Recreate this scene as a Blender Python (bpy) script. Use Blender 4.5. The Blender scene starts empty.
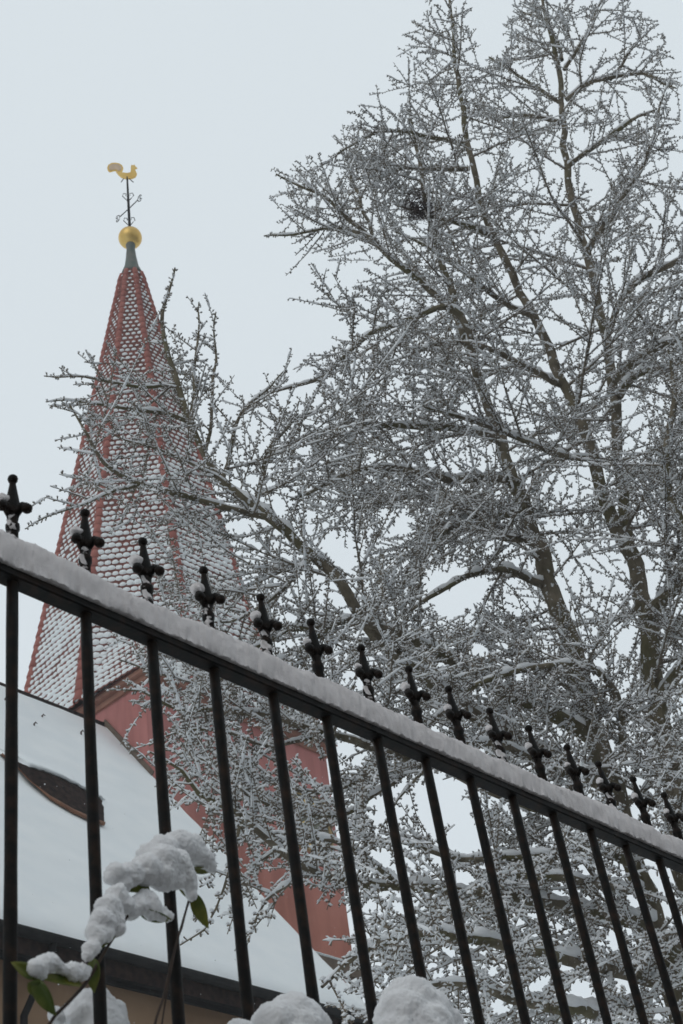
import bpy, bmesh, math, random
import numpy as np
from mathutils import Vector, Matrix, noise

random.seed(7)
rng = np.random.default_rng(11)
scene = bpy.context.scene
COL = scene.collection

# ------------------------------------------------------------------ camera
F, CX, CY = 1422.0, 341.5, 512.0
CAM = np.array([0, 0, 1.6])
uc = np.array([-286.0, 1762.0, F]); uc /= np.linalg.norm(uc)
sp = uc[2]; cp = math.sqrt(1 - sp * sp)
FW = np.array([0, cp, sp]); UP0 = np.array([0, -sp, cp]); R0 = np.array([1.0, 0, 0])
sr = uc[0] / cp; cr = math.sqrt(1 - sr * sr)
RT = cr * R0 + sr * UP0; UPV = -sr * R0 + cr * UP0

def ray(x, y):
    d = (x - CX) * RT - (y - CY) * UPV + F * FW
    return d / np.linalg.norm(d)

def proj(p):
    v = np.asarray(p, float) - CAM
    z = v @ FW
    return CX + F * (v @ RT) / z, CY - F * (v @ UPV) / z, z

def at(x, y, D):                      # point on the line of sight at horizontal distance D
    d = ray(x, y)
    return CAM + d * (D / math.hypot(d[0], d[1]))

cam_data = bpy.data.cameras.new('camera')
cam = bpy.data.objects.new('camera', cam_data); COL.objects.link(cam)
cam_data.sensor_fit = 'VERTICAL'; cam_data.sensor_height = 36.0
cam_data.lens = 36.0 * F / 1024.0
cam_data.clip_start = 0.05; cam_data.clip_end = 3000
m = Matrix(((RT[0], UPV[0], -FW[0], CAM[0]), (RT[1], UPV[1], -FW[1], CAM[1]), (RT[2], UPV[2], -FW[2], CAM[2]), (0, 0, 0, 1)))
cam.matrix_world = m
cam_data.dof.use_dof = True
cam_data.dof.focus_distance = 4.2
cam_data.dof.aperture_fstop = 15.0
scene.camera = cam

# ------------------------------------------------------------------ materials
def new_mat(name):
    mt = bpy.data.materials.new(name); mt.use_nodes = True
    nt = mt.node_tree
    return mt, nt, nt.nodes['Principled BSDF']

def noise_mix(nt, c1, c2, scale, detail=4, lo=0.35, hi=0.65, coord='Object'):
    tc = nt.nodes.new('ShaderNodeTexCoord')
    nz = nt.nodes.new('ShaderNodeTexNoise'); nz.inputs['Scale'].default_value = scale; nz.inputs['Detail'].default_value = detail
    nt.links.new(tc.outputs[coord], nz.inputs['Vector'])
    rp = nt.nodes.new('ShaderNodeValToRGB')
    rp.color_ramp.elements[0].position = lo; rp.color_ramp.elements[0].color = (*c1, 1)
    rp.color_ramp.elements[1].position = hi; rp.color_ramp.elements[1].color = (*c2, 1)
    nt.links.new(nz.outputs['Fac'], rp.inputs['Fac'])
    return rp, nz, tc

def add_bump(nt, bsdf, scale, strength, dist, detail=5):
    tc = nt.nodes.new('ShaderNodeTexCoord')
    nz = nt.nodes.new('ShaderNodeTexNoise'); nz.inputs['Scale'].default_value = scale; nz.inputs['Detail'].default_value = detail
    nt.links.new(tc.outputs['Object'], nz.inputs['Vector'])
    b = nt.nodes.new('ShaderNodeBump'); b.inputs['Strength'].default_value = strength; b.inputs['Distance'].default_value = dist
    nt.links.new(nz.outputs['Fac'], b.inputs['Height']); nt.links.new(b.outputs['Normal'], bsdf.inputs['Normal'])

def simple(name, c1, c2, scale, rough=0.8, bump=None, lo=0.35, hi=0.65, metal=0.0, spec=0.3):
    mt, nt, b = new_mat(name)
    rp, _, _ = noise_mix(nt, c1, c2, scale, lo=lo, hi=hi)
    nt.links.new(rp.outputs['Color'], b.inputs['Base Color'])
    b.inputs['Roughness'].default_value = rough; b.inputs['Metallic'].default_value = metal
    b.inputs['Specular IOR Level'].default_value = spec
    if bump: add_bump(nt, b, *bump)
    return mt

M = {}
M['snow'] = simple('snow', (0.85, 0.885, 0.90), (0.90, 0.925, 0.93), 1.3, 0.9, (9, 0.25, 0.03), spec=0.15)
M['snow_near_dim'] = simple('snow_near_dim', (0.69, 0.65, 0.645), (0.76, 0.72, 0.715), 30, 0.85, (300, 0.35, 0.003, 6), spec=0.2)  # rail and finial snow, the dimmer light near the camera put into its colour
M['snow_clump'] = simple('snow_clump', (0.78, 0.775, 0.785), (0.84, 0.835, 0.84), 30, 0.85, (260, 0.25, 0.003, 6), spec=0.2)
M['snow_twig'] = simple('snow_twig', (0.84, 0.855, 0.88), (0.89, 0.90, 0.91), 6, 0.9, spec=0.1)
M['iron'] = simple('black_iron', (0.007, 0.0065, 0.006), (0.030, 0.017, 0.011), 48, 0.55, (160, 0.35, 0.002), 0.45, 0.8, spec=0.12)
M['tile'] = simple('red_tile', (0.19, 0.075, 0.06), (0.30, 0.112, 0.09), 2.3, 0.75)
M['underlay'] = simple('tile_underlay', (0.10, 0.035, 0.028), (0.16, 0.05, 0.04), 3, 0.9)
M['hip'] = simple('hip_tile', (0.34, 0.115, 0.095), (0.43, 0.16, 0.13), 1.6, 0.7)
M['copper'] = simple('weathered_copper', (0.10, 0.135, 0.12), (0.16, 0.16, 0.145), 3, 0.6, metal=0.2)
M['gold'] = simple('gilding', (0.78, 0.50, 0.13), (0.86, 0.60, 0.20), 2, 0.38, metal=0.75)
mt, nt, b = new_mat('brown_topped_gilding')  # gilding that turns brown towards the top of the ball
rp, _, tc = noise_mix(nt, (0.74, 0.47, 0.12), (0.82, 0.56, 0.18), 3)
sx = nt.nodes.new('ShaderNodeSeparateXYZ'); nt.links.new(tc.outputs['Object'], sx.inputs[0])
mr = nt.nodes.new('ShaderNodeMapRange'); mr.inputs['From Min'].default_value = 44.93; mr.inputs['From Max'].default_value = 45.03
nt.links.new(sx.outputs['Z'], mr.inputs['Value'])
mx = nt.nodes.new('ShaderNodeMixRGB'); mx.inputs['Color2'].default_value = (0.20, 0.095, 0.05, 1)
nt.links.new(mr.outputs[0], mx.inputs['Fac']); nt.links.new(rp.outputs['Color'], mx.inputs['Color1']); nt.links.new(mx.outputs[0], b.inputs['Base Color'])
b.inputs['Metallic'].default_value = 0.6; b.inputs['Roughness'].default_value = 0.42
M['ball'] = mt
M['pale_gold'] = simple('worn_gilding', (0.62, 0.47, 0.33), (0.72, 0.55, 0.40), 3, 0.55, metal=0.35)
M['dark_metal'] = simple('dark_metal', (0.009, 0.009, 0.0095), (0.02, 0.019, 0.019), 6, 0.65, spec=0.1)
M['ochre'] = simple('ochre_frame', (0.36, 0.25, 0.11), (0.45, 0.33, 0.16), 5, 0.7)
M['dial'] = simple('dial_grey', (0.13, 0.135, 0.11), (0.18, 0.18, 0.14), 2, 0.7)
M['glass'] = simple('dark_glass', (0.012, 0.013, 0.015), (0.03, 0.03, 0.035), 4, 0.2, spec=0.5)
M['cornice'] = simple('cornice_stone', (0.27, 0.13, 0.095), (0.34, 0.17, 0.12), 2.5, 0.85)
M['string'] = simple('string_course', (0.10, 0.075, 0.06), (0.16, 0.12, 0.09), 3, 0.85)
M['brown_wood'] = simple('brown_wood', (0.16, 0.075, 0.045), (0.24, 0.12, 0.07), 5, 0.8)
M['bare'] = simple('bare_brown_tile', (0.04, 0.024, 0.02), (0.09, 0.046, 0.033), 8, 0.85)
M['dark_wood'] = simple('dark_wood', (0.012, 0.012, 0.013), (0.026, 0.024, 0.024), 4, 0.8, spec=0.08)
M['dark_tile'] = simple('dark_tile', (0.018, 0.013, 0.012), (0.045, 0.028, 0.024), 9, 0.9, spec=0.05)
M['stem'] = simple('stem', (0.035, 0.022, 0.017), (0.065, 0.042, 0.03), 60, 0.7)
M['nest'] = simple('nest_twigs', (0.05, 0.04, 0.04), (0.09, 0.07, 0.065), 8, 0.95)
M['stone'] = simple('wall_stone', (0.16, 0.145, 0.125), (0.28, 0.25, 0.21), 3.0, 0.9, (14, 0.5, 0.02))
M['asphalt'] = simple('asphalt', (0.04, 0.04, 0.042), (0.06, 0.06, 0.06), 8, 0.75, (90, 0.4, 0.005))

# red weathered plaster: pinker high up, browner low down
mt, nt, b = new_mat('red_plaster')
rp1, _, tc = noise_mix(nt, (0.47, 0.185, 0.17), (0.56, 0.24, 0.22), 0.55, 6)
rp2, _, _ = noise_mix(nt, (0.42, 0.165, 0.125), (0.50, 0.215, 0.165), 0.8, 6)
sx = nt.nodes.new('ShaderNodeSeparateXYZ'); nt.links.new(tc.outputs['Object'], sx.inputs[0])
mr = nt.nodes.new('ShaderNodeMapRange'); mr.inputs['From Min'].default_value = 16.5; mr.inputs['From Max'].default_value = 19.5
nt.links.new(sx.outputs['Z'], mr.inputs['Value'])
mx = nt.nodes.new('ShaderNodeMixRGB'); nt.links.new(mr.outputs[0], mx.inputs['Fac'])
nt.links.new(rp2.outputs['Color'], mx.inputs['Color1']); nt.links.new(rp1.outputs['Color'], mx.inputs['Color2'])
mp = nt.nodes.new('ShaderNodeMapping'); mp.inputs['Scale'].default_value = (2.2, 2.2, 0.25)
nz = nt.nodes.new('ShaderNodeTexNoise'); nz.inputs['Scale'].default_value = 1.0; nz.inputs['Detail'].default_value = 8
nt.links.new(tc.outputs['Object'], mp.inputs[0]); nt.links.new(mp.outputs[0], nz.inputs['Vector'])
rs = nt.nodes.new('ShaderNodeValToRGB'); rs.color_ramp.elements[0].position = 0.40; rs.color_ramp.elements[0].color = (0.80, 0.79, 0.79, 1); rs.color_ramp.elements[1].position = 0.62
nt.links.new(nz.outputs['Fac'], rs.inputs['Fac'])
mm = nt.nodes.new('ShaderNodeMixRGB'); mm.blend_type = 'MULTIPLY'; mm.inputs['Fac'].default_value = 1
nt.links.new(mx.outputs[0], mm.inputs['Color1']); nt.links.new(rs.outputs['Color'], mm.inputs['Color2'])
nt.links.new(mm.outputs[0], b.inputs['Base Color']); b.inputs['Roughness'].default_value = 0.9; b.inputs['Specular IOR Level'].default_value = 0.15
add_bump(nt, b, 5, 0.3, 0.03); M['plaster'] = mt
M['ochre_wall'] = simple('ochre_wall', (0.20, 0.125, 0.075), (0.29, 0.19, 0.12), 0.7, 0.9, (6, 0.4, 0.03), spec=0.15)

# bark with moss and clinging snow specks
mt, nt, b = new_mat('bark')
rp, _, tc = noise_mix(nt, (0.12, 0.102, 0.076), (0.235, 0.20, 0.15), 5.5, 7)
rp2, _, _ = noise_mix(nt, (0, 0, 0), (1, 1, 1), 1.1, 5, 0.45, 0.62)
mx = nt.nodes.new('ShaderNodeMixRGB'); mx.inputs['Color2'].default_value = (0.12, 0.112, 0.055, 1)
sc_ = nt.nodes.new('ShaderNodeMath'); sc_.operation = 'MULTIPLY'; sc_.inputs[1].default_value = 0.7
nt.links.new(rp2.outputs['Color'], sc_.inputs[0]); nt.links.new(sc_.outputs[0], mx.inputs['Fac'])
nt.links.new(rp.outputs['Color'], mx.inputs['Color1'])
rp3, nz3, _ = noise_mix(nt, (0, 0, 0), (1, 1, 1), 14, 6, 0.605, 0.635)
mx2 = nt.nodes.new('ShaderNodeMixRGB'); mx2.inputs['Color2'].default_value = (0.78, 0.8, 0.83, 1)
nt.links.new(rp3.outputs['Color'], mx2.inputs['Fac']); nt.links.new(mx.outputs[0], mx2.inputs['Color1'])
nt.links.new(mx2.outputs[0], b.inputs['Base Color']); b.inputs['Roughness'].default_value = 0.9; b.inputs['Specular IOR Level'].default_value = 0.15
wv = nt.nodes.new('ShaderNodeTexNoise'); wv.inputs['Scale'].default_value = 7; wv.inputs['Detail'].default_value = 6
mp = nt.nodes.new('ShaderNodeMapping'); mp.inputs['Scale'].default_value = (3, 3, 0.5)
nt.links.new(tc.outputs['Object'], mp.inputs[0]); nt.links.new(mp.outputs[0], wv.inputs['Vector'])
bp = nt.nodes.new('ShaderNodeBump'); bp.inputs['Strength'].default_value = 0.9; bp.inputs['Distance'].default_value = 0.05
nt.links.new(wv.outputs['Fac'], bp.inputs['Height']); nt.links.new(bp.outputs[0], b.inputs['Normal'])
M['bark'] = mt
M['twig'] = simple('twig_bark', (0.14, 0.118, 0.093), (0.235, 0.20, 0.158), 2.5, 0.9, spec=0.1)

# leaf
mt, nt, b = new_mat('leaf')
rp, _, _ = noise_mix(nt, (0.09, 0.135, 0.022), (0.27, 0.27, 0.05), 26, 3, 0.38, 0.62)
nt.links.new(rp.outputs['Color'], b.inputs['Base Color']); b.inputs['Roughness'].default_value = 0.4
b.inputs['Transmission Weight'].default_value = 0.0
tr = nt.nodes.new('ShaderNodeBsdfTranslucent'); nt.links.new(rp.outputs['Color'], tr.inputs['Color'])
ms = nt.nodes.new('ShaderNodeMixShader'); ms.inputs[0].default_value = 0.4
nt.links.new(b.outputs[0], ms.inputs[1]); nt.links.new(tr.outputs[0], ms.inputs[2])
nt.links.new(ms.outputs[0], nt.nodes['Material Output'].inputs['Surface']); M['leaf'] = mt

# ------------------------------------------------------------------ object helpers
def link_mesh(name, me, mat, parent=None):
    o = bpy.data.objects.new(name, me); COL.objects.link(o)
    if mat is not None:
        me.materials.append(mat)
    if parent is not None:
        o.parent = parent
    return o

def obj(name, bm, mat, parent=None, smooth=False):
    me = bpy.data.meshes.new(name)
    bmesh.ops.recalc_face_normals(bm, faces=bm.faces[:])
    bm.to_mesh(me); bm.free()
    if smooth:
        me.polygons.foreach_set('use_smooth', [True] * len(me.polygons))
    return link_mesh(name, me, mat, parent)

def np_mesh(name, V, quads, tris, mat, parent=None, smooth=True):
    me = bpy.data.meshes.new(name)
    nq, nt_ = len(quads), len(tris)
    loops = np.concatenate([np.asarray(quads, np.int32).ravel(), np.asarray(tris, np.int32).ravel()]) if nt_ else np.asarray(quads, np.int32).ravel()
    if not nq: loops = np.asarray(tris, np.int32).ravel()
    starts = np.concatenate([np.arange(nq) * 4, nq * 4 + np.arange(nt_) * 3]).astype(np.int32)
    me.vertices.add(len(V)); me.vertices.foreach_set('co', np.asarray(V, np.float32).ravel())
    me.loops.add(len(loops)); me.loops.foreach_set('vertex_index', loops.astype(np.int32))
    me.polygons.add(nq + nt_); me.polygons.foreach_set('loop_start', starts)
    me.update(calc_edges=True)
    if smooth:
        me.polygons.foreach_set('use_smooth', np.ones(nq + nt_, bool))
    return link_mesh(name, me, mat, parent)

def thing(name, label, cat, loc=(0, 0, 0), rotz=0.0, group=None):
    o = bpy.data.objects.new(name, None); COL.objects.link(o)
    o.location = loc; o.rotation_euler = (0, 0, rotz); o.empty_display_size = 0.3
    tag(o, label, cat, group); return o

def tag(o, label, cat, group=None):
    o['label'] = label; o['category'] = cat
    if group: o['group'] = group
    return o

def box(bm, x0, x1, y0, y1, z0, z1, bevel=0.0):
    vs = [bm.verts.new(p) for p in ((x0, y0, z0), (x1, y0, z0), (x1, y1, z0), (x0, y1, z0), (x0, y0, z1), (x1, y0, z1), (x1, y1, z1), (x0, y1, z1))]
    fs = [bm.faces.new([vs[i] for i in f]) for f in ((0, 3, 2, 1), (4, 5, 6, 7), (0, 1, 5, 4), (1, 2, 6, 5), (2, 3, 7, 6), (3, 0, 4, 7))]
    if bevel:
        es = {e for f in fs for e in f.edges}
        bmesh.ops.bevel(bm, geom=list(es), offset=bevel, segments=2, affect='EDGES')

def prism(bm, pts, off):              # pts: planar polygon (3D), off: extrusion vector
    a = [bm.verts.new(p) for p in pts]; b_ = [bm.verts.new(Vector(p) + Vector(off)) for p in pts]
    n = len(pts)
    bm.faces.new(a); bm.faces.new(b_[::-1])
    for i in range(n): bm.faces.new((a[i], a[(i + 1) % n], b_[(i + 1) % n], b_[i]))

def tube(bm, pts, radii, sides=8, caps=True):
    pts = [Vector(p) for p in pts]; rings = []
    for i, p in enumerate(pts):
        t = (pts[min(i + 1, len(pts) - 1)] - pts[max(i - 1, 0)]).normalized()
        ref = Vector((0, 0, 1)) if abs(t.z) < 0.9 else Vector((1, 0, 0))
        u = t.cross(ref).normalized(); v = t.cross(u)
        r = radii[i] if hasattr(radii, '__len__') else radii
        rings.append([bm.verts.new(p + (u * math.cos(a) + v * math.sin(a)) * r) for a in [2 * math.pi * k / sides for k in range(sides)]])
    for A_, B_ in zip(rings, rings[1:]):
        for k in range(sides): bm.faces.new((A_[k], A_[(k + 1) % sides], B_[(k + 1) % sides], B_[k]))
    if caps:
        bm.faces.new(rings[0][::-1]); bm.faces.new(rings[-1])

def lathe(bm, prof, sides=16, cx=0, cy=0):
    rings = [[bm.verts.new((cx + r * math.cos(2 * math.pi * k / sides), cy + r * math.sin(2 * math.pi * k / sides), z)) for k in range(sides)] for r, z in prof]
    for A_, B_ in zip(rings, rings[1:]):
        for k in range(sides): bm.faces.new((A_[k], A_[(k + 1) % sides], B_[(k + 1) % sides], B_[k]))
    bm.faces.new(rings[0][::-1]); bm.faces.new(rings[-1])

def ball(bm, c, r, sub=2, sc=(1, 1, 1)):
    g = bmesh.ops.create_icosphere(bm, subdivisions=sub, radius=r)
    for v in g['verts']:
        v.co = Vector((v.co.x * sc[0], v.co.y * sc[1], v.co.z * sc[2])) + Vector(c)

# ------------------------------------------------------------------ fence frame
dF = (1902 - CX) * RT - (1368 - CY) * UPV + F * FW; dF[2] = 0; dF /= np.linalg.norm(dF)
zF = np.array([-0.033, -0.0033, 1.0]); zF -= dF * (zF @ dF); zF /= np.linalg.norm(zF)
yF = np.cross(zF, dF)
SPACING = 0.12
ra, rb = ray(13, 583), ray(670, 828)
sol = np.linalg.lstsq(np.stack([-ra, rb], 1), dF * SPACING * 13, rcond=None)[0]
P0 = CAM + ra * sol[0]

def on_fence(px, py, off):            # point on the plane 'off' metres behind (+) or before (-) the fence
    d = ray(px, py)
    return CAM + d * (((P0 - CAM) @ yF + off) / (d @ yF))

TZ = 1.70                             # terrace level behind the retaining wall

# ------------------------------------------------------------------ ground
def ground_sheet(name, pts, mat):
    bm = bmesh.new(); bm.faces.new([bm.verts.new(p) for p in pts])
    o = obj(name, bm, mat); o['kind'] = 'structure'; return o
d2 = Vector((dF[0], dF[1], 0)); n2 = Vector((-d2.y, d2.x, 0))       # n2 points away from the camera
fo = Vector((P0[0], P0[1], 0)); front = fo - n2 * 0.26
BIG = 300
ground_sheet('terrace_ground', [front + n2 * 0.04 - d2 * BIG + Vector((0, 0, TZ)), front + n2 * 0.04 + d2 * BIG + Vector((0, 0, TZ)), front + d2 * BIG + n2 * BIG + Vector((0, 0, TZ)), front - d2 * BIG + n2 * BIG + Vector((0, 0, TZ))], M['snow'])
ground_sheet('path', [front + n2 * 0.02 - d2 * BIG, front + n2 * 0.02 + d2 * BIG, front + d2 * BIG - n2 * BIG, front - d2 * BIG - n2 * BIG], M['asphalt'])  # unseen ground, made dark asphalt instead of snow to cut bounced light
W = thing('retaining_wall', 'rough stone retaining wall along the path under the black iron fence', 'wall', (front.x, front.y, 0), math.atan2(d2.y, d2.x))
bm = bmesh.new(); box(bm, -12, 14, -0.12, 0.12, -0.1, TZ - 0.06, 0.01); obj('wall_body', bm, M['stone'], W)
bm = bmesh.new(); box(bm, -12, 14, -0.16, 0.15, TZ - 0.06, TZ + 0.03, 0.012); obj('coping', bm, M['stone'], W)

# ------------------------------------------------------------------ fence
FEN = bpy.data.objects.new('iron_fence', None); COL.objects.link(FEN)
FEN.matrix_world = Matrix(((dF[0], yF[0], zF[0], P0[0]), (dF[1], yF[1], zF[1], P0[1]), (dF[2], yF[2], zF[2], P0[2]), (0, 0, 0, 1)))
tag(FEN, 'black wrought iron fence with cross finials and snow lying along its top rail', 'fence')
X0, X1 = -5 * SPACING - 0.06, 22 * SPACING + 0.06
RT_H = 0.0145
bm = bmesh.new(); box(bm, X0, X1, -0.0130, 0.0130, 0, RT_H, 0.0016); obj('top_rail', bm, M['iron'], FEN)
drop = P0[2] - TZ
bm = bmesh.new(); box(bm, X0, X1, -0.018, 0.018, -drop + 0.10, -drop + 0.116, 0.0016); obj('bottom_rail', bm, M['iron'], FEN)
def picket_bm():
    bm = bmesh.new(); n = 14
    prof = [(0.0079, -drop + 0.03)] + [(0.0079 + 0.0003 * math.sin(i * 2.1), -drop + 0.1 + (drop - 0.1) * i / n) for i in range(n)] + [(0.0079, -0.002)]
    lathe(bm, prof, 14); return bm
def finial_bm():
    bm = bmesh.new()
    z = RT_H + 0.006
    lathe(bm, [(0.0080, z - 0.008), (0.0080, z + 0.066), (0.0100, z + 0.071), (0.0100, z + 0.078), (0.0072, z + 0.082), (0.0070, z + 0.094)], 10)
    prof = [(0.0075, 0.086), (0.0098, 0.100), (0.0112, 0.110), (0.0096, 0.122), (0.0070, 0.138), (0.0048, 0.152), (0.0044, 0.158)]
    rings = []
    for r, zz in prof:
        rings.append([bm.verts.new((r * math.cos(a), r * 0.62 * math.sin(a), z + zz)) for a in [2 * math.pi * k / 10 for k in range(10)]])
    for A_, B_ in zip(rings, rings[1:]):
        for k in range(10): bm.faces.new((A_[k], A_[(k + 1) % 10], B_[(k + 1) % 10], B_[k]))
    bm.faces.new(rings[0][::-1]); bm.faces.new(rings[-1])
    ball(bm, (0, 0, z + 0.1625), 0.0076, 2)
    for s in (-1, 1):
        pts = [(s * 0.003, 0, z + 0.098), (s * 0.009, -0.002, z + 0.109), (s * 0.0140, -0.004, z + 0.1120), (s * 0.0160, -0.009, z + 0.107), (s * 0.0168, -0.013, z + 0.1010)]
        tube(bm, pts, [0.0068, 0.0068, 0.0065, 0.0062, 0.006], 8)
        ball(bm, (s * 0.0170, -0.014, z + 0.0995), 0.0079, 2)
    return bm
def tuft_bm(seed):
    r = random.Random(seed); bm = bmesh.new(); z = RT_H + 0.006
    k = r.uniform(0.75, 1.1)
    ball(bm, (-0.0130, 0.000, z + 0.124), 0.0105 * k, 3, (1.05, 0.95, 1.0))
    ball(bm, (-0.0175, -0.006, z + 0.1175), 0.0080 * k, 3)
    for v in bm.verts:
        v.co += Vector(noise.noise_vector(v.co * 160 + Vector((seed * 7, 0, 0)))) * 0.0022
    return bm
def stem_snow_bm(seed):
    r = random.Random(seed); bm = bmesh.new(); z = RT_H + 0.006
    n = 9; cs = [Vector((-0.0035 + 0.0035 * math.sin(seed + i * 1.3), -0.0048, z + 0.046 + 0.047 * i / n)) for i in range(n + 1)]
    tube(bm, cs, [0.0058 * (1.15 - 0.6 * i / n) * r.uniform(0.65, 1.15) for i in range(n + 1)], 10)
    for v in bm.verts:
        v.co += Vector(noise.noise_vector(v.co * 300 + Vector((seed * 5, 0, 0)))) * 0.0026
    return bm
pb = picket_bm(); pk0 = obj('picket', pb, M['iron'], None, True)
fn0 = obj('finial', finial_bm(), M['iron'], None, True)
tufts = []
for s in range(5):
    t_ = obj('snow_tuft', tuft_bm(s + 3), M['snow_near_dim'], None, True); tufts.append(t_.data)
    bpy.data.objects.remove(t_)
stems_ = []
for s in range(5):
    t_ = obj('stem_snow', stem_snow_bm(s + 2), M['snow_near_dim'], None, True); stems_.append(t_.data)
    bpy.data.objects.remove(t_)
pkm, fnm = pk0.data, fn0.data
bpy.data.objects.remove(pk0); bpy.data.objects.remove(fn0)
for i in range(-5, 23):
    p = bpy.data.objects.new('picket', pkm); COL.objects.link(p); p.parent = FEN; p.location = (i * SPACING + random.uniform(-.0015, .0015), 0, 0); p.rotation_euler = (random.uniform(-.004, .004), random.uniform(-.0045, .0045), random.uniform(0, 6.28) * 0)
    f = bpy.data.objects.new('finial', fnm); COL.objects.link(f); f.parent = p
    f.rotation_euler = (random.uniform(-.02, .02), random.uniform(-.03, .03), math.radians(-24 + random.uniform(-5, 5)))
    t_ = bpy.data.objects.new('snow_tuft', tufts[i % 5]); COL.objects.link(t_); t_.parent = p; t_.rotation_euler = f.rotation_euler; k_ = 1.0 if i < 5 else random.uniform(0.62, 0.85)
    if k_ < 1: t_.scale = (k_, k_, k_); t_.location = (-0.004, 0, (1 - k_) * 0.137)
    if i > 4 and i % 3: continue
    t_ = bpy.data.objects.new('stem_snow', stems_[(i * 2) % 5]); COL.objects.link(t_); t_.parent = p; t_.rotation_euler = f.rotation_euler
# loaf of snow on the rail
nx = int((X1 - X0) / 0.0025); sec = 26
V = []; 
for i in range(nx + 1):
    x = X0 + (X1 - X0) * i / nx
    hgt = 0.054 + 0.011 * noise.noise(Vector((x * 6, 1.3, 0))) + 0.005 * noise.noise(Vector((x * 23, 4.1, 0))) + 0.002 * noise.noise(Vector((x * 90, 9.1, 0)))
    wid = 0.0180 + 0.0022 * noise.noise(Vector((x * 13, 7.7, 0))) + 0.0013 * noise.noise(Vector((x * 60, 2.2, 0)))
    for k in range(sec):
        a = math.pi * (1.10 - 1.20 * k / (sec - 1))
        cy = math.copysign(abs(math.cos(a)) ** 0.75, math.cos(a)) * wid
        cz = (math.copysign(abs(math.sin(a)) ** 0.7, math.sin(a))) * hgt
        if cz < 0: cz = cz * 0.10
        p = Vector((x, cy, RT_H + max(cz, -0.004) + 0.002))
        p += Vector(noise.noise_vector(p * 120)) * 0.0019 + Vector(noise.noise_vector(p * 40)) * 0.0022 + Vector(noise.noise_vector(p * 300)) * 0.0019
        V.append(p)
Q = [(i * sec + k, i * sec + k + 1, (i + 1) * sec + k + 1, (i + 1) * sec + k) for i in range(nx) for k in range(sec - 1)]
Q += [(i * sec + sec - 1, i * sec, (i + 1) * sec, (i + 1) * sec + sec - 1) for i in range(nx)]
np_mesh('rail_snow', np.array(V), Q, [], M['snow_near_dim'], FEN)

# ------------------------------------------------------------------ church
DT = 36.0; AZ = math.radians(-10.12); ROT = math.radians(53)
AX = np.array([DT * math.sin(AZ), DT * math.cos(AZ)])
lx = np.array([math.cos(ROT), math.sin(ROT)]); ly = np.array([-math.sin(ROT), math.cos(ROT)])
HA = 3.4; ZE = 21.95; HE = HA + 0.24
def to_local(p):
    q = np.asarray(p[:2]) - AX
    return np.array([q @ lx, q @ ly, p[2]])
def to_world(q):
    w = AX + q[0] * lx + q[1] * ly
    return np.array([w[0], w[1], q[2]])
CL = to_local(CAM)
def lray(px, py):
    d = ray(px, py); return np.array([d[:2] @ lx, d[:2] @ ly, d[2]])
def on_plane(px, py, n, c):           # church-local point on plane n.p = c
    d = lray(px, py); n = np.asarray(n, float)
    return CL + d * ((c - n @ CL) / (n @ d))

TW = thing('church_tower', 'red plastered church tower with snow-dusted tiled octagonal spire and golden weathercock', 'church tower', (AX[0], AX[1], 0), ROT)
bm = bmesh.new(); box(bm, -HA, HA, -HA, HA, TZ - 0.3, ZE - 0.30); obj('wall', bm, M['plaster'], TW)
bm = bmesh.new()
box(bm, -HA - 0.08, HA + 0.08, -HA - 0.08, HA + 0.08, ZE - 0.36, ZE - 0.20)
box(bm, -HE + 0.03, HE - 0.03, -HE + 0.03, HE - 0.03, ZE - 0.197, ZE - 0.03, 0.02)
obj('cornice', bm, M['cornice'], TW)
zl = 15.4
bm = bmesh.new(); box(bm, -HA - 0.16, HA + 0.16, -HA - 0.16, HA + 0.16, zl - 0.38, zl, 0.03); obj('string_course', bm, M['string'], TW)
bm = bmesh.new(); box(bm, -HA - 0.15, HA + 0.15, -HA - 0.15, HA + 0.15, zl + 0.003, zl + 0.07, 0.03); obj('ledge_snow', bm, M['snow'], TW)

# spire: octagon on square with corner broaches
ZT, RT_T, RB = 42.65, 0.39, 4.0
HOFF = math.radians(22.5 - 4.5)
def hip_pt(k, z):
    f = (ZT - z) / (ZT - ZE); r = RT_T + (RB - RT_T) * f
    a = HOFF + k * math.pi / 4
    return Vector((r * math.cos(a), r * math.sin(a), z))
faces = []
for k in range(8):
    faces.append([hip_pt(k, ZE), hip_pt(k + 1, ZE), hip_pt(k + 1, ZT), hip_pt(k, ZT)])
for k, (sx_, sy_) in ((0, (1, 1)), (2, (-1, 1)), (4, (-1, -1)), (6, (1, -1))):
    top = (hip_pt(k, ZE + 3.2) + hip_pt(k + 1, ZE + 3.2)) * 0.5
    cn = Vector((sx_ * HE, sy_ * HE, ZE - 0.02))
    faces.append([hip_pt(k, ZE) , cn, top]); faces.append([cn, hip_pt(k + 1, ZE), top])
bm = bmesh.new()
for f in faces:
    bm.faces.new([bm.verts.new(p) for p in f])
bmesh.ops.remove_doubles(bm, verts=bm.verts[:], dist=0.001)
box(bm, -HE, HE, -HE, HE, ZE - 0.027, ZE - 0.002)
SP = obj('spire', bm, M['underlay'], TW)
LEFT = Vector((-math.cos(ROT + AZ), math.sin(ROT + AZ), 0))
TV, TQ, TT = [], [], []; SV, SQ, ST = [], [], []
EXP, TWID = 0.24, 0.215
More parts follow.
